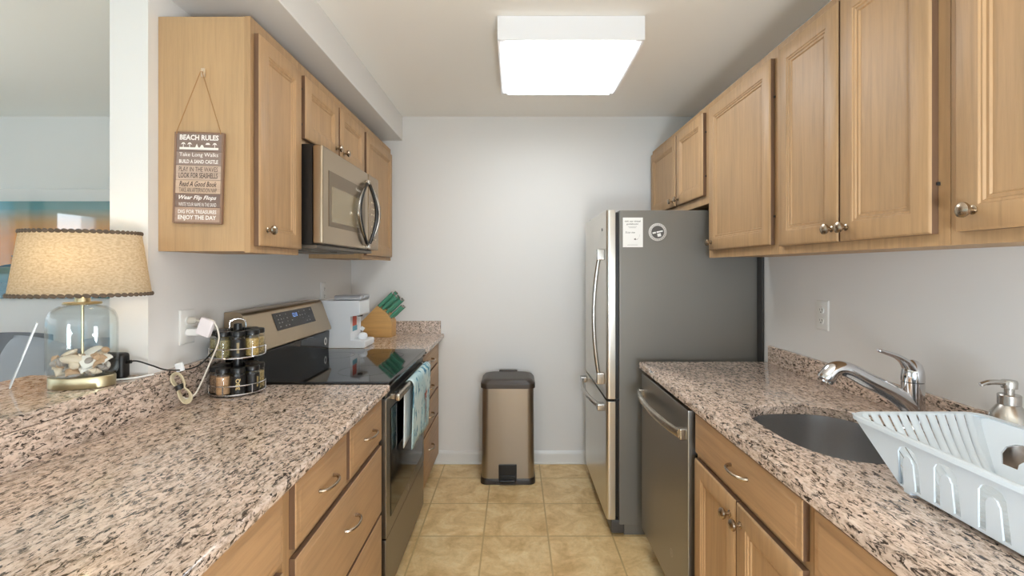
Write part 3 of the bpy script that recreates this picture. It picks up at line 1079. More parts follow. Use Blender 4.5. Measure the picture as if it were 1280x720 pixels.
# ------------------------------------------------------------ towel
def towel():
    m = mat('towel_print', (205, 228, 230), .85)
    k = N(m)
    v = k.coord((1, 1, 1))
    mp = k.n('Mapping'); mp.inputs['Scale'].default_value = (1, 1.0, .5); mp.inputs['Rotation'].default_value = (R(25), 0, 0)
    k.l(v, mp.inputs[0])
    a = k.noise(mp.outputs[0], 26, 3, .55, 1.2); c = k.noise(v, 6, 2, .5); d = k.noise(mp.outputs[0], 48, 3, .6, .8)
    base = k.ramp(c, [(.4, lin((206, 222, 220))), (.66, lin((176, 206, 210)))])
    mk = k.ramp(a, [(.555, (0, 0, 0)), (.59, (1, 1, 1))])
    blue = k.ramp(d, [(.4, lin((62, 112, 140))), (.6, lin((120, 178, 194)))])
    col = k.mix(mk, base, blue)
    k.l(col, k.p.inputs['Base Color'])
    t = thing('dish_towel', 'pale aqua dish towel with blue sea print hanging over the oven handle', 'towel', (-.473, 2.3, .85))
    ya, yb = 2.09, 2.50
    n = 20
    hx, hz, r = -.4735, .850, .0205

    def sheet(y0, y1, z_a, z_b, side):
        rings = []
        zs = 14
        for j in range(zs + 1):
            q = j / zs
            row = []
            for i in range(n + 1):
                s_ = i / n
                y = y0 + (y1 - y0) * s_
                zbot = z_a + (z_b - z_a) * s_
                z = hz + (zbot - hz) * q
                wv = .003 * math.sin(s_ * 9 + 1) * q + .001 * math.sin(s_ * 21) * q
                x = hx + side * (.0145 + .001) + (.004 + wv) * (1 if side > 0 else .15) - (.012 * q if side > 0 else .002 * q)
                row.append((x, y + .01 * q * (s_ - .5), z))
            rings.append(row)
        return rings
    b = B()
    front = sheet(ya, yb, .56, .54, 1)
    arc = []
    for i in range(1, 7):
        a_ = PI * i / 7
        arc.append([(hx + .0165 * math.cos(a_), ya + (yb - ya) * s_ / n, hz + .0165 * math.sin(a_) + .001) for s_ in range(n + 1)])
    b.loft(list(reversed(front)) + arc, False, False, False)
    o = part('front_layer', b, m, t)
    md = o.modifiers.new('thickness', 'SOLIDIFY'); md.thickness = .003; md.offset = 1
    b = B(); b.loft(sheet(ya - .035, yb - .03, .58, .60, -1), False, False, False)
    o2 = part('back_layer', b, mat('towel_back', (226, 232, 234), .85), t)
    md = o2.modifiers.new('thickness', 'SOLIDIFY'); md.thickness = .002
    # red-brown starfish and its stem of coral printed on the cloth
    b = B()
    xq = lambda z: -.4735 + .0155 + .0085 - .012 * (hz - z) / .30 + .0045
    cy, cz = 2.36, .735
    star = []
    for i in range(10):
        a_ = PI / 2 + 2 * PI * i / 10
        rr = .045 if i % 2 == 0 else .017
        star.append((cy + rr * math.cos(a_), cz + rr * .9 * math.sin(a_)))
    b.face(b.verts([(xq(z), y, z) for y, z in star]))
    for z0, z1, w in ((.705, .66, .008), (.66, .62, .006), (.62, .59, .004)):
        b.face(b.verts([(xq(z0) + .0005, cy + .012 - w, z0), (xq(z0) + .0005, cy + .012 + w, z0), (xq(z1) + .0005, cy + .004 + w, z1), (xq(z1) + .0005, cy + .004 - w, z1)]))
    part('starfish_print', b, mat('starfish_brown', (176, 112, 96), .85), t)


towel()

# ------------------------------------------------------------ microwave
t = thing('microwave', 'over-the-range stainless microwave with a bowed handle and its reflection modelled as a second arc', 'microwave', (-.95, 2.22, 1.455))
MY0, MY1, MZ0, MZ1, MXF = 1.843, 2.597, 1.455, 1.859, -.758
b = B(); b.box((XL + .002, MY0, MZ0 + .008), (-.80, MY1, MZ1)); part('body', b, mat('microwave_case', (26, 22, 19), .4), t)
b = B(); b.box((-.7995, MY0, MZ0 + .012), (MXF, 2.415, MZ1 - .002), .008); md = part('door', b, M_STEELW, t)
b = B(); b.box((MXF - .002, 1.90, MZ0 + .085), (MXF + .002, 2.36, MZ1 - .092), .001); part('window_border', b, mat('microwave_window_border', (112, 94, 70), .3, .35), md)
b = B(); b.box((MXF + .0005, 1.93, MZ0 + .105), (MXF + .003, 2.29, MZ1 - .152), .001); part('window_glass', b, mat('microwave_window', (158, 142, 112), .25, .5), md)
b = B(); b.box((-.7995, 2.417, MZ0 + .012), (MXF, MY1, MZ1 - .002), .005); cp = part('control_panel', b, mat('microwave_panel', (150, 126, 96), .22, .6), t)
F = lambda u, v, n: (MXF + .0006, u, v)
mkp = mat('key_print_pale', (206, 190, 160), .5)
for z in [1.52 + .032 * i for i in range(7)]:
    b = B()
    for y in (2.462, 2.496, 2.53):
        b.face(b.verts([F(y, z, 0), F(y + .02, z, 0), F(y + .02, z + .007, 0), F(y, z + .007, 0)]))
    part('key_print', b, mkp, cp)
b = B(); text_into(b, 'Panasonic', lambda u, v, n: (MXF + .0024, u, v), 2.22, 2.31, 1.738, 1.752, .02); part('lettering', b, mat('pale_lettering', (222, 214, 200), .4), md)


def bow_arc(bulge_x, bulge_y, n=18):
    out = []
    for i in range(n + 1):
        q = i / n
        s_ = math.sin(PI * q)
        out.append((MXF + .012 + bulge_x * s_, 2.375 + bulge_y * s_, 1.475 + .335 * q))
    return out


b = B()
b.tube(bow_arc(.052, .01), [.005 + .005 * math.sin(PI * i / 18) for i in range(19)], 10)
b.tube(bow_arc(.006, -.165), [.004 + .004 * math.sin(PI * i / 18) for i in range(19)], 10)  # flat arc stands in for the bowed handle's reflection in the door
b.box((MXF, 2.362, 1.470), (MXF + .02, 2.388, 1.49), .004); b.box((MXF, 2.362, 1.795), (MXF + .02, 2.388, 1.815), .004)
hd = part('handle', b, M_STEEL, md)
b = B()
b.tube(bow_arc(.045, -.008)[1:-1], .0085, 8); b.tube(bow_arc(.010, -.152)[1:-1], .0085, 8)  # the second liner darkens the modelled reflection arc
part('handle_liner', b, M_BLACK, hd)
b = B(); b.box((-1.12, MY0 + .02, MZ0 - .006), (-.79, MY1 - .02, MZ0 + .0085), .003); b.box((-1.10, 1.95, MZ0 - .012), (-.86, 2.18, MZ0 - .004), .002); b.box((-1.10, 2.26, MZ0 - .012), (-.86, 2.5, MZ0 - .004), .002)
part('vent_grille', b, mat('vent_grey', (120, 112, 102), .4, .6), t)

# ------------------------------------------------------------ ceiling light
t = thing('ceiling_light', 'square white boxed ceiling light glowing over the aisle', 'light', (.235, 2.28, 2.33))
LX0, LX1, LY0, LY1 = -.075, .547, 1.97, 2.588
b = B()
LZ = 2.331
b.box((LX0, LY0, LZ), (LX1, LY0 + .012, ZC - .001), .001); b.box((LX0, LY1 - .012, LZ), (LX1, LY1, ZC - .001), .001)
b.box((LX0, LY0 + .0125, LZ), (LX0 + .012, LY1 - .0125, ZC - .001), .001); b.box((LX1 - .012, LY0 + .0125, LZ), (LX1, LY1 - .0125, ZC - .001), .001)
b.box((LX0 + .01, LY0 + .01, ZC - .006), (LX1 - .01, LY1 - .01, ZC - .001))
for a_, c_ in (((LX0 + .012, LY0 + .012), (LX1 - .012, LY0 + .03)), ((LX0 + .012, LY1 - .03), (LX1 - .012, LY1 - .012)), ((LX0 + .012, LY0 + .03), (LX0 + .03, LY1 - .03)), ((LX1 - .03, LY0 + .03), (LX1 - .012, LY1 - .03))):
    b.box((*a_, LZ + .003), (*c_, LZ + .008))
part('housing', b, mat('fixture_white', (238, 238, 240), .4), t)
mdif = mat('lit_diffuser', (250, 246, 236), .5)
kk = N(mdif); kk.p.inputs['Emission Color'].default_value = (.93, .99, 1.04, 1); kk.p.inputs['Emission Strength'].default_value = 9.5
b = B()
rect = lambda i, z: [(LX0 + .032 + i, LY0 + .032 + i, z), (LX1 - .032 - i, LY0 + .032 + i, z), (LX1 - .032 - i, LY1 - .032 - i, z), (LX0 + .032 + i, LY1 - .032 - i, z)]
b.loft([rect(0, LZ + .006), rect(0, LZ - .008), rect(.006, LZ - .016), rect(.03, LZ - .02)], True, True)
part('diffuser', b, mdif, t)

# ------------------------------------------------------------ trash can
t = thing('trash_can', 'stainless step trash can with a brown-black lid by the back wall', 'trash can', (-.048, 3.09, 0))
TX0, TX1, TY0, TY1 = -.215, .122, 2.962, 3.235


def rrect(x0, x1, y0, y1, r, z, n=6, bow=0.0):
    out = []
    for cx, cy, a0 in ((x1 - r, y1 - r, 0), (x0 + r, y1 - r, 90), (x0 + r, y0 + r, 180), (x1 - r, y0 + r, 270)):
        for i in range(n + 1):
            a = R(a0 + 90 * i / n)
            out.append((cx + r * math.cos(a), cy + r * math.sin(a), z))
    return out


b = B()
b.loft([rrect(TX0, TX1, TY0, TY1, .045, .03), rrect(TX0 + .004, TX1 - .004, TY0 + .003, TY1 - .003, .045, .605)]); part('can_body', b, brushed('can_steel', (166, 158, 148), .34, 'z'), t)
b = B()
g = .006
b.loft([rrect(TX0 - g, TX1 + g, TY0 - g, TY1 + g, .04, 0), rrect(TX0 - g, TX1 + g, TY0 - g, TY1 + g, .045, .026), rrect(TX0 - .002, TX1 + .002, TY0 - .002, TY1 + .002, .045, .036)]); part('base', b, mat('can_plastic', (44, 37, 31), .4), t)
b = B()
g = .005
b.loft([rrect(TX0 - g, TX1 + g, TY0 - g, TY1 + g, .045, .606), rrect(TX0 - g, TX1 + g, TY0 - g, TY1 + g, .045, .632), rrect(TX0 - .003, TX1 + .003, TY0 - .003, TY1 + .003, .045, .637), rrect(TX0 + .012, TX1 - .012, TY0 + .01, TY1 - .01, .045, .655), rrect(TX0 + .04, TX1 - .04, TY0 + .035, TY1 - .03, .04, .662)])
b.box((-.11, TY1 - .02, .62), (.015, TY1 + .008, .668), .004)
part('lid', b, mat('can_lid_brown', (62, 51, 42), .38), t)
b = B(); b.box((-.105, TY0 - .006, .008), (.01, TY0 + .006, .127), .0045)
part('pedal_recess', b, mat('pedal_black', (16, 15, 14), .35), t)
b = B(); b.box((-.096, TY0 - .026, .02), (.001, TY0 - .002, .036), .005); b.box((-.096, TY0 - .012, .02), (.001, TY0 - .003, .06), .004)
part('pedal', b, M_BLACK, t)


# ------------------------------------------------------------ outlets
def outlet(label, X, s, y, z, plugged=False):
    t = thing('wall_outlet', label, 'outlet', (X, y, z))
    b = B()
    F = fx(X, s)
    rect_rings(b, F, y - .037, y + .037, z - .06, z + .06, [(0, .0003), (0, .003), (.004, .006), (.006, .0065)])
    part('cover_plate', b, M_OFFW, t)
    for dz in (.021, -.021):
        b = B(); b.lathe([(0, s * .0062), (.016, s * .0062), (.016, s * .0085), (.015, s * .0092), (0, s * .0092)], (X, y, z + dz), 'x', 24, sy=.92)
        so = part('socket', b, M_OFFW, t)
        b = B()
        for dy in (-.006, .006):
            b.box((X + s * .009, y + dy - .0012, z + dz - .002), (X + s * .0097, y + dy + .0012, z + dz + .006))
        b.lathe([(0, s * .009), (.0024, s * .009), (.0024, s * .0097), (0, s * .0097)], (X, y, z + dz - .008), 'x', 10)
        part('slot_print', b, M_DARKSLOT, so)
    return t


outlet('white double outlet on the wall above the granite backsplash', XR, -1, 1.9, 1.178)
outlet('white wall outlet with chargers plugged in behind the spice rack', XL, 1, 1.637, 1.165)
outlet('white wall outlet on the wall above the coffee maker', XL, 1, 2.80, 1.225)


# ------------------------------------------------------------ chargers and cords by the outlet
b = B(); b.box((XL + .0095, 1.618, 1.135), (XL + .055, 1.658, 1.160), .005)
tag(part('wall_plug', b, M_OFFW, loc=(XL + .03, 1.638, 1.147)), 'small white plug in the lower socket behind the spice rack', 'plug')
b = B(); b.lathe([(0, .0095), (.012, .0095), (.013, .02), (.011, .03), (.006, .036), (0, .036)], (XL, 1.637, 1.186), 'x', 20)
b.tube(smooth_path([(XL + .0345, 1.637, 1.186), (XL + .055, 1.637, 1.183), (XL + .072, 1.637, 1.172)], 4), .004, 8)
tag(part('wall_plug', b, mat('clear_grey_plug', (196, 190, 178), .3), loc=(XL + .02, 1.637, 1.186)), 'round greyish plug in the upper socket behind the spice rack', 'plug')
Mr = Matrix.Translation((-1.058, 1.60, 1.167)) @ Matrix.Rotation(R(20), 4, 'Y')
b = B(); b.box((-.024, -.009, -.03), (.024, .009, .03), .005, M=Mr)
tag(part('charger', b, mat('charger_white', (238, 230, 232), .45), loc=(-1.058, 1.60, 1.167)), 'tilted white charger block hanging between the outlet and the spice rack', 'charger')
# white cable
b = B()
b.tube(smooth_path([(-1.045, 1.60, 1.194), (-1.03, 1.60, 1.186), (-1.016, 1.60, 1.155), (-1.015, 1.60, 1.116), (-1.045, 1.60, 1.042), (-1.07, 1.59, .973), (-1.075, 1.57, .946), (-1.085, 1.55, .938), (-1.095, 1.54, .945)], 8), .0026, 8)
tag(part('charging_cable', b, mat('cable_ivory', (226, 218, 204), .45), loc=(-1.03, 1.53, .92)), 'ivory cable looping from the tilted charger down to the worktop', 'cable')
# coiled bundle of clear cord leaning on the ledge edge
t = thing('cord_bundle', 'coiled pale cord bundle tied with a black band leaning on the bar ledge', 'cord', (-1.08, 1.53, .914))
b = B()
ctr = Vector((-1.098, 1.535, .978))
axis_u = Vector((.42, .02, -.88)).normalized(); axis_v = Vector((.85, .3, .25)).normalized()
for k in range(5):
    pts = []
    rr = .024 + .002 * k
    for i in range(28):
        a = 2 * PI * i / 28
        w = .017 * math.sin(a) * (.35 + .65 * abs(math.cos(a)) ** .6)
        pts.append(ctr + axis_u * (.046 + .002 * k) * math.cos(a) + axis_v * w * (1 + .12 * k) + Vector((.002 * k, -.003 * k + .005, .002 * math.sin(3 * a))))
    b.tube(pts, .0026, 7, closed=True)
part('cord_coil', b, mat('clear_cord', (206, 192, 160), .25), t)
b = B(); b.tube([ctr + axis_u * .006 + Vector((0, -.003, 0)) - axis_v * 0, ctr - axis_u * .010 + Vector((0, -.003, 0))], .0135, 12); part('tie_band', b, M_BLACK, t)
b = B(); b.box((-.012, -.006, -.014), (.012, .006, .014), .004, M=Matrix.Translation((-1.075, 1.50, 1.052)) @ Matrix.Rotation(R(-15), 4, 'Y'))
tag(part('cord_clip', b, M_WHITEP, loc=(-1.075, 1.50, 1.052)), 'small white clip holding the black cord at the ledge edge', 'clip')
# black adapter and its cord
b = B(); b.box((-1.262, 1.395, 1.0355), (-1.172, 1.43, 1.115), .011, 3)
tag(part('power_adapter', b, mat('adapter_black', (24, 22, 21), .45), loc=(-1.217, 1.41, 1.0355)), 'black square power adapter standing on the bar ledge behind the lamp', 'adapter')
b = B()
b.tube(smooth_path([(-1.176, 1.41, 1.085), (-1.15, 1.42, 1.088), (-1.118, 1.44, 1.07), (-1.095, 1.47, 1.05), (-1.06, 1.51, 1.043), (-1.045, 1.55, 1.05), (-1.035, 1.585, 1.075), (-1.03, 1.625, 1.105), (-1.04, 1.64, 1.125), (-1.065, 1.64, 1.138), (-1.09, 1.638, 1.146)], 8), .0024, 8)
b.tube([(-1.18, 1.41, 1.085), (-1.16, 1.415, 1.087)], .0055, 10)
tag(part('adapter_cable', b, M_BLACK, loc=(-1.1, 1.46, 1.04)), 'thin black cord running from the black adapter up to the wall plugs', 'cord')
b = B(); b.tube(smooth_path([(-1.24, 1.37, 1.0385), (-1.19, 1.385, 1.0385), (-1.15, 1.41, 1.0385), (-1.128, 1.46, 1.0385)], 6), .0027, 8)
tag(part('lamp_cable', b, M_OFFW, loc=(-1.2, 1.39, 1.036)), 'white cord lying on the bar ledge beside the black adapter', 'cord')

# ------------------------------------------------------------ table lamp
LC = (-1.225, 1.325, 1.0355)
t = thing('table_lamp', 'glass jar table lamp full of seashells with a linen shade', 'lamp', LC, rot=(0, 0, R(14)))
EX, EY = 1.0, .62


def ell(prof, seg=48, sy=EY):
    b = B(); b.lathe(prof, (0, 0, 0), 'z', seg, 1.0, sy); return b


part('base', ell([(0, 0), (.076, 0), (.078, .002), (.078, .028), (.076, .031), (0, .031)]), M_BRASS, t, local=True)
jar = [(.0, .0315), (.072, .0315), (.080, .036), (.084, .048), (.084, .17), (.082, .195), (.074, .214), (.055, .226), (.034, .230), (.034, .228), (.053, .223), (.071, .211), (.079, .193), (.081, .17), (.081, .049), (.077, .039), (.07, .0345), (0, .0345)]
part('glass_jar', ell(jar), glass('lamp_jar_glass', (.97, .985, .985), 1.42), t, local=True)
b = B(); b.lathe([(0, .035), (.0035, .035), (.0035, .23), (0, .23)], seg=12); b.lathe([(0, .232), (.042, .232), (.043, .234), (.042, .238), (.018, .239), (.017, .252), (.012, .256), (.008, .262), (.008, .30), (0, .30)], seg=32)
part('stem', b, M_BRASS, t, local=True)
b = B(); b.lathe([(0, .30), (.013, .30), (.013, .325), (.02, .345), (.028, .37), (.024, .395), (.012, .408), (0, .41)], seg=24)
mb = mat('lit_bulb', (255, 240, 210), .4); N(mb).p.inputs['Emission Color'].default_value = (1, .72, .38, 1); N(mb).p.inputs['Emission Strength'].default_value = 13
part('bulb', b, mb, t, local=True)
# shade
msh = bpy.data.materials.new('linen_shade'); msh.use_nodes = True
tt = msh.node_tree; tt.nodes.clear()
o_ = tt.nodes.new('ShaderNodeOutputMaterial'); mx = tt.nodes.new('ShaderNodeMixShader'); df = tt.nodes.new('ShaderNodeBsdfDiffuse'); tl = tt.nodes.new('ShaderNodeBsdfTranslucent')
nz = tt.nodes.new('ShaderNodeTexNoise'); mp = tt.nodes.new('ShaderNodeMapping'); tc = tt.nodes.new('ShaderNodeTexCoord'); rp = tt.nodes.new('ShaderNodeValToRGB')
mp.inputs['Scale'].default_value = (90, 90, 160); nz.inputs['Scale'].default_value = 1.5; nz.inputs['Detail'].default_value = 4
rp.color_ramp.elements[0].position = .3; rp.color_ramp.elements[0].color = (*lin((178, 160, 134)), 1); rp.color_ramp.elements[1].position = .65; rp.color_ramp.elements[1].color = (*lin((204, 190, 166)), 1)
for a_, c_ in ((tc.outputs['Object'], mp.inputs[0]), (mp.outputs[0], nz.inputs['Vector']), (nz.outputs['Fac'], rp.inputs[0]), (rp.outputs[0], df.inputs[0]), (rp.outputs[0], tl.inputs[0]), (df.outputs[0], mx.inputs[1]), (tl.outputs[0], mx.inputs[2]), (mx.outputs[0], o_.inputs[0])):
    tt.links.new(a_, c_)
mx.inputs[0].default_value = .42
SH0, SH1, SR0, SR1 = .257, .437, .165, .139
b = B(); b.lathe([(SR0, SH0), (SR0 * .5 + SR1 * .5, SH0 * .5 + SH1 * .5), (SR1, SH1), (SR1 - .0015, SH1), (SR0 - .0015, SH0)], (0, 0, 0), 'z', 56, 1, EY)
# close the sheet (inner wall) by joining last ring to the first
b2 = B()
rr = []
for r, h in [(SR0, SH0), (SR0 * .5 + SR1 * .5, SH0 * .5 + SH1 * .5), (SR1, SH1)]:
    rr.append([(r * math.cos(2 * PI * i / 56), r * EY * math.sin(2 * PI * i / 56), h) for i in range(56)])
b.bm.free()
b2.loft(rr, False, False)
sh = part('lamp_shade', b2, msh, t, local=True)
M_BRAID = mat('braid_brown', (92, 76, 60), .7)


def braid(name, r, z):
    b = B()
    n = 58
    for i in range(n):
        a = 2 * PI * i / n
        c = (r * math.cos(a), r * EY * math.sin(a), z)
        tang = math.atan2(EY * math.cos(a), -math.sin(a))
        Mx = Matrix.Rotation(tang, 3, 'Z') @ Matrix.Rotation(R(18), 3, 'Y')
        ln = r * math.sqrt(math.sin(a) ** 2 + (EY * math.cos(a)) ** 2) * 2 * PI / n * .54
        b.sphere(c, ln, .0035, .0058, 8, 6, M=Mx)
    b.tube([(r * math.cos(2 * PI * i / 56), r * EY * math.sin(2 * PI * i / 56), z) for i in range(56)], .0026, 6, closed=True)
    part(name, b, M_BRAID, sh, local=True)


braid('braid_trim', SR0 + .001, SH0 + .003)
braid('braid_trim', SR1 + .001, SH1 - .003)
# lamp harp / spider
b = B(); b.tube([(-SR1 + .002, 0, SH1 - .012), (SR1 - .002, 0, SH1 - .012)], .0018, 6); b.tube(smooth_path([(.018, 0, .30), (.045, 0, .34), (.045, 0, .39), (0, 0, SH1 - .012), (-.045, 0, .39), (-.045, 0, .34), (-.018, 0, .30)], 5), .0015, 6)
part('harp', b, M_BRASS, t, local=True)

# seashells lying in the jar
Rz = Matrix.Rotation(R(14), 4, 'Z')
M_SH = [mat('shell_cream', (226, 208, 184), .4), mat('shell_white', (236, 230, 220), .4), mat('shell_tan', (196, 160, 126), .45), mat('shell_grey', (168, 158, 150), .45)]


def clam_mesh(w, h, d):
    """ribbed half shell, hinge at -h"""
    b = B()
    rings = []
    nr, na = 6, 18
    for j in range(nr + 1):
        q = j / nr
        ring = []
        for i in range(na + 1):
            a = R(-72 + 144 * i / na)
            rr = q * (1 + .03 * math.cos(i * PI))
            ring.append((w * rr * math.sin(a) * 1.05, -h + 2 * h * rr * (.45 + .55 * math.cos(a)), d * math.sin(PI * min(1, .15 + .85 * q)) ** .8 * (1 - .35 * (abs(i - na / 2) / (na / 2)) ** 2)))
        rings.append(ring)
    b.loft(rings, False, False, False)
    b.loft([[(x, y, z - .0015) for x, y, z in r_] for r_ in rings], False, False, False)
    return b


def oval_mesh(a, c, d):
    b = B(); b.sphere((0, 0, 0), a, c, d, 16, 10); return b


def whelk_mesh(r, l):
    b = B()
    prof = [(0, -l)]
    for i in range(13):
        q = i / 12
        env = r * (math.sin(PI * min(1, q * .62 + .1)) if q < .65 else (1 - q) / .35 * .88)
        prof.append((max(.0006, env * (1 + .10 * math.sin(q * 34))), -l + 2 * l * q))
    prof.append((0, l * 1.02))
    b.lathe(prof, seg=14); return b


def shell(b, m, x, y, z, rot, label, group=None):
    me_o = part('seashell', b, m, None, local=True)
    p = Rz @ Vector((x, y * EY, 0))
    me_o.location = (LC[0] + p.x, LC[1] + p.y, LC[2] + .0345 + z)
    me_o.rotation_euler = tuple(R(a) for a in rot)
    return tag(me_o, label, 'seashell', group)


shell(oval_mesh(.030, .016, .011), M_SH[0], -.008, -.043, .047, (25, 6, 14), 'large smooth cream oval shell in front of the lamp stem in the jar')
shell(clam_mesh(.024, .021, .008), M_SH[1], .026, -.045, .036, (70, 20, 30), 'white ribbed fan shell beside the large cream oval in the lamp jar')
shell(whelk_mesh(.015, .026), M_SH[3], -.038, -.03, .04, (0, 75, 20), 'grey banded round shell against the glass at the jar edge by the acrylic sheet')
shell(clam_mesh(.026, .022, .008), M_SH[1], .018, .018, .060, (40, -15, 10), 'white fan shell on top of the pile behind the lamp stem')
shell(oval_mesh(.022, .010, .007), M_SH[0], -.03, -.005, .060, (10, -28, 20), 'narrow cream shell sloping up at the top of the jar pile')
shell(whelk_mesh(.011, .021), M_SH[2], .047, -.02, .046, (35, 100, 70), 'tan spiral whelk shell near the jar wall by the black adapter')
shell(oval_mesh(.011, .009, .008), M_SH[2], .052, .01, .066, (0, 20, 0), 'small tan rounded shell topmost on the pile by the jar wall')
random.seed(11)
for i in range(40):
    a = 2 * PI * i * .382
    rad = .064 * math.sqrt((i % 20 + .6) / 20)
    lay = i // 20
    kinds = (0, 1, 0, 2, 0)[i % 5]
    if kinds == 0: m_ = clam_mesh(.019, .016, .010)
    elif kinds == 1: m_ = oval_mesh(.015, .012, .009)
    else: m_ = whelk_mesh(.009, .016)
    shell(m_, M_SH[(i * 7 + i // 3) % 4], rad * math.cos(a), rad * math.sin(a), (.012 + .006 * (i % 3)) if lay == 0 else (.034 + .007 * (i % 3) - .12 * max(0, rad - .045)), (random.uniform(25, 70), random.uniform(-30, 30), random.uniform(-30, 50)),
          'small pale seashell in the heap at the bottom of the glass lamp jar', 'small seashells heaped in the lamp jar')

# acrylic sheet leaning on the ledge
b = B()
b.box((-.0018, -.03, .002), (.0018, .03, .185), .0006, M=Matrix.Translation((-1.405, 1.30, 1.0375)) @ Matrix.Rotation(R(47), 4, 'Z') @ Matrix.Rotation(R(17), 4, 'Y'))
m = mat('clear_acrylic', (235, 242, 244), .08)
N(m).p.inputs['Alpha'].default_value = .6
tag(part('acrylic_stand', b, m, loc=(-1.40, 1.29, 1.036)), 'clear acrylic sheet seen edge-on tilting up from the bar ledge', 'sign holder')

# ------------------------------------------------------------ spice rack
SCX, SCY = -1.024, 1.728
t = thing('spice_rack', 'two-tier round chrome wire spice rack at the counter corner by the range', 'spice rack', (SCX, SCY, .914))
b = B()
ring = lambda r, z, n=48: [(SCX + r * math.cos(2 * PI * i / n), SCY + r * math.sin(2 * PI * i / n), z) for i in range(n)]
RT = .0905
for zt in (.922, 1.052):
    for z in (zt, zt + .031):
        b.tube(ring(RT, z), .002, 6, closed=True)
    b.lathe([(.018, zt - .003), (RT, zt - .003), (RT, zt - .0015), (.018, zt - .0015)], (SCX, SCY, 0), seg=40)
    for k in range(6):
        a = R(30 + 60 * k)
        b.tube([(SCX + RT * math.cos(a), SCY + RT * math.sin(a), zt), (SCX + RT * math.cos(a), SCY + RT * math.sin(a), zt + .031)], .0018, 6)
    part('wire_tier', b, M_CHROME, t)
    b = B()
b.bm.free()
b = B(); b.lathe([(0, .914), (.07, .914), (.07, .9175), (.017, .9185), (.015, 1.15), (.013, 1.165), (0, 1.168)], (SCX, SCY, 0), seg=24); part('centre_post', b, M_BLACK, t)
b = B()
dv = Vector((.855, .518, 0))
b.tube(smooth_path([Vector((SCX, SCY, 1.05)) + dv * .026, Vector((SCX, SCY, 1.16)) + dv * .026, Vector((SCX, SCY, 1.178)) + dv * .018, Vector((SCX, SCY, 1.183)), Vector((SCX, SCY, 1.178)) - dv * .018, Vector((SCX, SCY, 1.16)) - dv * .026, Vector((SCX, SCY, 1.05)) - dv * .026], 6), .0022, 8)
part('carry_loop', b, M_CHROME, t)
M_LID = mat('jar_lid_black', (20, 19, 18), .3)


def spice_mat(name, c1, c2, sc=260):
    m = mat(name, c1, .7); k = N(m)
    a = k.noise(k.coord((1, 1, 1)), sc, 3, .6)
    k.l(k.ramp(a, [(.35, lin(c1)), (.62, lin(c2))]), k.p.inputs['Base Color'])
    return m


SP = {'herb': spice_mat('dried_herb', (98, 90, 56), (170, 156, 104)), 'seed': spice_mat('tan_seed', (92, 76, 46), (196, 172, 118)), 'pepper': spice_mat('black_pepper', (16, 14, 13), (64, 56, 48)),
      'gold': spice_mat('golden_seed', (150, 118, 62), (220, 190, 120)), 'brown': spice_mat('ground_brown', (84, 62, 44), (150, 120, 92)), 'peach': spice_mat('peach_powder', (196, 152, 112), (214, 172, 130), 90),
      'black': spice_mat('dark_rub', (22, 18, 15), (48, 36, 28))}
M_JAR = glass('spice_jar_glass', (.98, .98, .97), 1.45)
M_BLKLAB = mat('black_label', (22, 20, 19), .45)
M_GOLDP = mat('gold_print', (206, 180, 120), .45)
base_a = -58.9
UP = [('herb', 'jar of dark dried herbs on the upper tier on the wall outlet side'), ('herb', 'jar of green-brown herbs second along the upper tier of the spice rack'), ('pepper', 'black-labelled jar at the front of the upper tier of the spice rack'),
      ('gold', 'jar of golden seeds on the upper tier of the spice rack'), ('seed', 'jar of tan seeds on the upper tier on the range side')]
LO = [('brown', 'jar of ground brown spice on the lower tier on the cord bundle side'), ('peach', 'jar of peach-coloured powder on the lower tier of the spice rack'), ('black', 'black jar with gold lettering at the front of the lower tier'),
      ('black', 'jar of dark rub on the lower tier of the spice rack beside the gold-lettered jar'), ('seed', 'jar of tan seeds on the lower tier on the range side')]
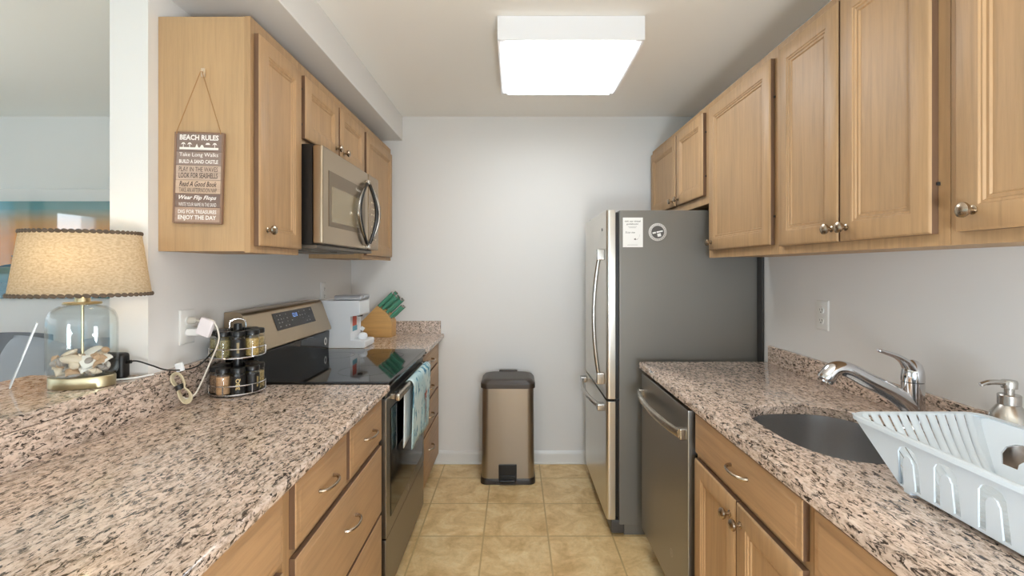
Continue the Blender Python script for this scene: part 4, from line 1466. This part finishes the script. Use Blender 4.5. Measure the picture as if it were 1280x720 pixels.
for tier, (z0, items) in enumerate(((1.0506, UP), (.9206, LO))):
    for k in range(8):
        off = (-90, -45, 0, 45, 90, 135, 180, 225)[k]
        a = R(base_a + off)
        c = (SCX + .064 * math.cos(a), SCY + .064 * math.sin(a), 0)
        if k < 5: kind, lab = items[k]; grp = None
        else: kind, lab, grp = 'herb', ('black-capped spice jar on the far side of the upper tier facing the wall', 'black-capped spice jar on the far side of the lower tier facing the wall')[tier], ('spice jars at the back of the upper tier', 'spice jars at the back of the lower tier')[tier]
        j = thing('spice_jar', lab, 'jar', (c[0], c[1], z0), grp)
        b = B(); b.lathe([(0, z0), (.0225, z0), (.0235, z0 + .002), (.0235, z0 + .070), (.0215, z0 + .076), (.0205, z0 + .076), (.0205, z0 + .0755), (.0225, z0 + .069), (.0225, z0 + .003), (0, z0 + .003)], c, seg=24); part('jar_glass', b, M_JAR, j)
        b = B(); b.lathe([(0, z0 + .0032), (.0222, z0 + .0032), (.0222, z0 + .062), (.02, z0 + .064), (0, z0 + .064)], c, seg=24); part('spice', b, SP[kind], j)
        b = B(); b.lathe([(0, z0 + .0762), (.0225, z0 + .0762), (.024, z0 + .078), (.024, z0 + .091), (.0225, z0 + .0935), (0, z0 + .0935)], c, seg=28); part('lid', b, M_LID, j)
        if k in (2, 3) and not (tier == 0 and k == 3):
            b = B()
            n = 16
            rad = .0238
            seg = [[(c[0] + rad * math.cos(a + R(-85 + 170 * i / n)), c[1] + rad * math.sin(a + R(-85 + 170 * i / n)), z) for i in range(n + 1)] for z in (z0 + .008, z0 + .066)]
            b.loft(seg, False, False, False)
            lb = part('label_band', b, M_BLKLAB, j)
            b = B()
            def cyl(u, v, n_, a=a, c=c): return (c[0] + .0241 * math.cos(a + u / .0241), c[1] + .0241 * math.sin(a + u / .0241), z0 + v)
            if tier == 1 and k == 2:
                text_into(b, 'BBQ', lambda u, v, n_: cyl(v - .034, -u + .058 - .0, 0) if False else cyl(-(v - .0), u, 0), .018, .058, -.008, .008, .03)
            else:
                for q in range(3):
                    u0 = -.004 + q * .003
                    b.face(b.verts([cyl(u0, .018, 0), cyl(u0 + .0012, .018, 0), cyl(u0 + .0012, .055, 0), cyl(u0, .055, 0)]))
            part('label_lettering', b, M_GOLDP, lb)

# ------------------------------------------------------------ coffee maker
t = thing('coffee_maker', 'slim white single-serve coffee maker behind the range backguard', 'coffee maker', (-1.0, 2.74, .914))
CY0, CY1 = 2.652, 2.83
b = B()
pl = [(-1.13, .9145), (-.858, .9145), (-.852, .92), (-.852, .95), (-.858, .955), (-.938, .955), (-.938, 1.098), (-.888, 1.098), (-.882, 1.104), (-.882, 1.178), (-.888, 1.184), (-1.12, 1.184), (-1.13, 1.17)]
b.prism(pl, lambda u, v, d: (u, d, v), CY0, CY1, .004); part('body', b, M_WHITEP, t)
b = B(); b.box((-1.035, CY0 + .015, 1.1845), (-.875, CY1 - .015, 1.214), .009, 3); b.box((-.89, CY0 + .05, 1.196), (-.868, CY1 - .05, 1.212), .004); part('lid', b, mat('silver_plastic', (176, 178, 182), .3, .5), t)
b = B(); b.box((-.9378, 2.70, 1.035), (-.9368, 2.765, 1.098)); part('red_label', b, mat('label_red', (212, 92, 76), .5), t)
b = B(); b.box((-.9378, 2.70, 1.005), (-.9368, 2.775, 1.034)); part('blue_label', b, mat('label_blue', (96, 156, 172), .5), t)
b = B(); b.lathe([(0, 1.088), (.014, 1.088), (.016, 1.0975), (0, 1.0975)], (-.908, 2.74, 0), seg=18); part('spout', b, M_DARKSLOT, t)
t = thing('small_cup', 'small white rounded cup with a paper tag on the coffee maker base', 'cup', (-.892, 2.74, .9555))
b = B(); b.lathe([(0, .9556), (.022, .9556), (.027, .965), (.027, .978), (.022, .988), (.01, .993), (0, .994)], (-.893, 2.74, 0), seg=24); part('cup', b, M_WHITEP, t)
b = B(); b.box((-.011, -.001, -.011), (.011, .001, .011), M=Matrix.Translation((-.893, 2.735, 1.016)) @ Matrix.Rotation(R(30), 4, 'Y')); b.tube([(-.893, 2.736, .99), (-.893, 2.735, 1.016)], .0012, 6); part('paper_tag', b, M_PAPER, t)

# ------------------------------------------------------------ knife block
t = thing('knife_block', 'light bamboo slanted knife block on the granite by the back wall', 'knife block', (-.83, 3.12, .914))
KY0, KY1 = 3.07, 3.19
kb = 3.10 / 585
kp = lambda X, Y: ((X - 644) * kb, 1.37 - (Y - 335) * kb)
pl = [kp(449, 406), kp(472.5, 382), kp(486, 392.5), kp(491, 402), (kp(491, 0)[0], .9145), (kp(461, 0)[0], .9145)]
b = B()
b.prism(pl, lambda u, v, d: (u, d, v), KY0, KY1, .003)
M_BAM = wood('bamboo', (206, 160, 98), 'x', .4, 1.0)
part('block', b, M_BAM, t)
M_GREEN = mat('knife_handle_green', (82, 150, 122), .4)
A_, C_ = Vector((pl[1][0], 0, pl[1][1])), Vector((pl[2][0], 0, pl[2][1]))
dirk = Vector((.72, 0, .69)).normalized()
slots = [(.10, 3.095, .125), (.14, 3.165, .13), (.42, 3.10, .12), (.48, 3.16, .12), (.84, 3.095, .125), (.86, 3.165, .12), (1.45, 3.10, .105), (1.5, 3.16, .10)]
D_ = Vector((pl[3][0], 0, pl[3][1]))
klab = ['green-handled knife in the top slot facing the coffee maker', 'green-handled knife in the top slot against the back wall', 'green-handled knife in the second slot row facing the coffee maker', 'green-handled knife in the second slot row against the back wall',
        'green-handled knife in the third slot row facing the coffee maker', 'green-handled knife in the third slot row against the back wall', 'green-handled knife in the lowest slot facing the coffee maker', 'green-handled knife in the lowest slot against the back wall']
for (q, y, L), lab in zip(slots, klab):
    p = (A_.lerp(C_, q) if q < 1 else C_.lerp(D_, q - 1)) + Vector((0, y, 0))
    kn = thing('knife', lab + ' of the knife block', 'knife', tuple(p), 'green knives in the block')
    perp = Vector((dirk.z, 0, -dirk.x))
    b = B()
    pts = [p + dirk * (L * i / 6) for i in range(7)]
    b.tube(pts, [.0085, .0095, .010, .0095, .0095, .010, .010], 10, flat=1.25); part('handle', b, M_GREEN, kn)
    b = B(); b.tube([p + dirk * (L + .0003), p + dirk * (L + .006)], .0102, 10, flat=1.25)
    part('end_cap', b, M_STEEL, kn)
    b = B(); b.tube([p - dirk * .0 , p + dirk * .004], .0105, 10, flat=1.2); part('bolster', b, M_STEEL, kn)

# ------------------------------------------------------------ beach rules sign
SGN = (-1.010, 1.4955, 1.657)
t = thing('hanging_sign', 'wooden plank beach rules sign hanging on twine from the cabinet side', 'sign', SGN, rot=(0, R(1.6), 0))
HW, HH = .0755, .143
cols = [((136, 116, 106), .0), ((150, 130, 120), .0), ((196, 172, 154), 0), ((206, 178, 154), 0), ((128, 106, 96), 0), ((172, 144, 126), 0)]
tops = [HH, .084, .040, -.006, -.050, -.093, -HH]
for i, (c, _) in enumerate(cols):
    b = B(); b.box((-HW + .002, -.004, tops[i + 1] + .0004), (HW - .002, .004, tops[i] - .0004), .0008)
    part('plank', b, wood('sign_plank', c, 'x', .7, 1.1), t, local=True)
b = B()
for sx in (-1, 1):
    b.box((sx * (HW + .003), -.006, -HH - .002), (sx * (HW - .0035), .005, HH + .002), .001)
b.box((-HW, -.0055, HH - .0015), (HW, .0045, HH + .003), .001); b.box((-HW, -.0055, -HH - .003), (HW, .0045, -HH + .003), .001)
part('frame', b, wood('sign_frame', (142, 112, 92), 'z', .7, 1.2), t, local=True)
M_SW = mat('sign_white_paint', (238, 230, 222), .7); M_SD = mat('sign_dark_paint', (70, 56, 50), .7)
F = lambda u, v, n: (u, -.0048, v)
bw, bd = 0, 1
L_ = [('BEACH RULES', bw, .120, .137, .062, .035, 0), ('Take Long Walks', bw, .064, .080, .062, .004, 0), ('BUILD A SAND CASTLE', bw, .046, .058, .062, .022, 0),
      ('PLAY IN THE WAVES', bd, .020, .035, .062, .0, 0), ('LOOK FOR SEASHELLS', bd, -.001, .016, .062, .01, 0), ('Read A Good Book', bd, -.028, -.011, .060, .012, .35),
      ('TAKE AN AFTERNOON NAP', bd, -.046, -.032, .060, -.003, 0), ('Wear Flip Flops', bw, -.073, -.056, .060, .02, .35), ('WRITE YOUR NAME IN THE SAND', bw, -.091, -.079, .060, -.002, 0),
      ('DIG FOR TREASURES', bw, -.114, -.102, .061, .02, 0), ('ENJOY THE DAY', bw, -.137, -.119, .061, .032, 0)]
for s_, bb, v0, v1, hw, bold, sh_ in L_:
    b = B(); text_into(b, s_, F, -hw, hw, v0, v1, bold, sh_)
    part('lettering', b, (M_SW, M_SD)[bb], t, ('white painted lettering', 'dark painted lettering')[bb], local=True)
bw = B()
# beach strip with small palms, umbrella and castle
bw.face(bw.verts([F(-.062, .090, 0), F(.062, .090, 0), F(.062, .097, 0), F(-.062, .097, 0)]))
for u in (-.05, .05, -.03):
    bw.face(bw.verts([F(u - .001, .097, 0), F(u + .001, .097, 0), F(u + .001, .107, 0), F(u - .001, .107, 0)]))
    bw.face(bw.verts([F(u - .008, .105, 0), F(u, .108, 0), F(u + .008, .105, 0), F(u + .003, .112, 0), F(u - .003, .112, 0)]))
bw.face(bw.verts([F(-.012, .097, 0), F(-.002, .097, 0), F(-.007, .109, 0)]))
bw.face(bw.verts([F(.003, .097, 0), F(.016, .097, 0), F(.012, .105, 0), F(.007, .105, 0)]))
bw.face(bw.verts([F(.02, .106, 0), F(.036, .106, 0), F(.032, .112, 0), F(.024, .112, 0)]))
part('beach_scene_print', bw, M_SW, t, 'white painted beach strip', local=True)
b = B()
nail = Vector((.0, -.004, .340))
b.tube([(-HW + .006, -.008, HH - .004), (-HW + .006, -.008, HH + .004), nail + Vector((-.002, 0, 0)), nail + Vector((.002, 0, 0)), (HW - .006, -.008, HH + .004), (HW - .006, -.008, HH - .004)], .0013, 6)
part('twine', b, mat('jute_twine', (170, 128, 84), .9), t, local=True)
b = B(); b.box((-.011, 1.4985, -.012), (.001, 1.5045, .016), .002, M=Matrix.Translation((-.996, 0, 1.995)))
b.lathe([(0, 1.4985), (.004, 1.4985), (.004, 1.4925), (0, 1.492)], (-1.0005, 0, 1.997), 'y', 10)
tag(part('wall_hook', b, mat('hook_beige', (206, 184, 156), .4), loc=(-1.0, 1.5, 1.99)), 'tiny clear hook on the cabinet side holding the sign twine', 'hook')

# ------------------------------------------------------------ living room: art, sofa, cushions
t = thing('wall_art', 'frameless glossy sunset beach print on the living room wall', 'picture', (-3.5, YB, 1.157))
m = mat('glossy_sunset_print', (120, 120, 120), .04, 0, **{'IOR': 1.5, 'Coat Weight': 1.0, 'Coat IOR': 2.3, 'Coat Roughness': .02})
k = N(m)
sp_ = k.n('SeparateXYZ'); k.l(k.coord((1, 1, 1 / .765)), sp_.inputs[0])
k.l(k.ramp(sp_.outputs['Z'], [(0, lin((40, 92, 104))), (.10, lin((36, 86, 98))), (.28, lin((70, 116, 106))), (.30, lin((216, 138, 52))), (.55, lin((222, 138, 44))), (.70, lin((186, 140, 80))), (.82, lin((84, 142, 146))), (.885, lin((70, 130, 138))), (.89, lin((214, 218, 218))), (1, lin((224, 226, 226)))]), k.p.inputs['Base Color'])  # pale top band is a ceiling reflection painted into the print
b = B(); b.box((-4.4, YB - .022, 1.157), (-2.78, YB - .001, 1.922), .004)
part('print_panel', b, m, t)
b = B()
isl = [(-3.60, 1.386), (-3.40, 1.386), (-3.32, 1.40), (-3.26, 1.386), (-3.12, 1.386), (-3.10, 1.376), (-3.62, 1.376)]
up = [(-3.62, 1.376), (-3.56, 1.392), (-3.50, 1.40), (-3.45, 1.394), (-3.40, 1.41), (-3.36, 1.402), (-3.30, 1.415), (-3.25, 1.42), (-3.20, 1.405), (-3.12, 1.392), (-3.08, 1.376)]
yy = YB - .0228
b.face(b.verts([(x, yy, z) for x, z in up]))
for px_, h in ((-3.49, .055), (-3.30, .05), (-3.25, .06)):
    b.face(b.verts([(px_ - .003, yy, 1.39), (px_ + .003, yy, 1.39), (px_ + .006, yy, 1.39 + h), (px_ + .003, yy, 1.39 + h)]))
    for a in (20, 80, 140, 200, 340):
        c, s_ = math.cos(R(a)), math.sin(R(a))
        b.face(b.verts([(px_ + .004, yy, 1.39 + h), (px_ + .004 + .025 * c - .005 * s_, yy, 1.39 + h + .018 * s_ + .003), (px_ + .004 + .04 * c, yy, 1.39 + h + .018 * s_ - .008)]))
part('palm_silhouette', b, mat('palm_teal', (44, 78, 88), .3), t)

M_SOFA = mat('sofa_grey_fabric', (128, 130, 136), .9)
k = N(M_SOFA); a = k.noise(k.coord((1, 1, 1)), 300, 2); k.bump(a, .2, .003)
t = thing('sofa', 'dark grey fabric sofa along the living room wall under the print', 'sofa', (-3.1, 2.85, 0))
b = B(); b.box((-4.1, 2.4, .08), (-2.1, 3.24, .3), .02); part('base', b, M_SOFA, t)
b = B(); b.box((-4.1, 3.1, .3), (-2.1, 3.24, .82), .05, 3); part('backrest', b, M_SOFA, t)
for x0, x1 in ((-4.1, -3.9), (-2.3, -2.1)):
    b = B(); b.box((x0, 2.4, .3), (x1, 3.05, .62), .05, 3); part('armrest', b, M_SOFA, t)
for x0 in (-3.895, -3.095):
    b = B(); b.box((x0, 2.38, .302), (x0 + .79, 3.05, .46), .04, 3); part('seat_cushion', b, M_SOFA, t)
for x in (-4.02, -2.18):
    for y in (2.46, 3.18):
        b = B(); b.lathe([(0, 0), (.02, 0), (.028, .08), (0, .08)], (x, y, 0), seg=12); part('leg', b, M_TOE, t)


def cushion(name, label, c, w, h, d, rx, rz, col, ry=0):
    b = B()
    Mx = Matrix.Rotation(R(rz), 3, 'Z') @ Matrix.Rotation(R(rx), 3, 'X') @ Matrix.Rotation(R(ry), 3, 'Y')
    n = 14
    for sgn in (1, -1):
        rows = []
        for j in range(n + 1):
            row = []
            for i in range(n + 1):
                u, v = -1 + 2 * i / n, -1 + 2 * j / n
                th = ((1 - u ** 4) * (1 - v ** 4)) ** .6
                pin = 1 - .06 * (u * u * v * v)
                wr = .006 * math.sin(5 * u + 3 * v + rz) * th
                p = Mx @ Vector((u * w / 2 * pin, sgn * (d / 2 * th) + wr, v * h / 2 * pin))
                row.append(p + Vector(c))
            rows.append(row)
        b.loft(rows, False, False, False)
    bmesh.ops.remove_doubles(b.bm, verts=b.bm.verts, dist=.0005)
    m = mat('cushion_fabric', col, .95); k = N(m); k.bump(k.noise(k.coord((1, 1, 1)), 320, 2), .25, .003)
    return tag(part(name, b, m, loc=tuple(c)), label, 'cushion', None)


cushion('throw_cushion', 'dark grey cushion against the sofa back, mostly behind the pale grey-blue one', (-3.17, 2.94, .735), .5, .46, .15, -9, 0, (120, 123, 129))
cushion('throw_cushion', 'grey-blue cushion leaning on the sofa, seen beside the acrylic sheet', (-2.80, 2.70, .735), .42, .46, .15, -12, -4, (160, 166, 174), 9)
cushion('throw_cushion', 'grey cushion at the sofa end seen through the glass lamp jar', (-2.53, 2.93, .715), .40, .44, .14, -9, 4, (140, 146, 154))
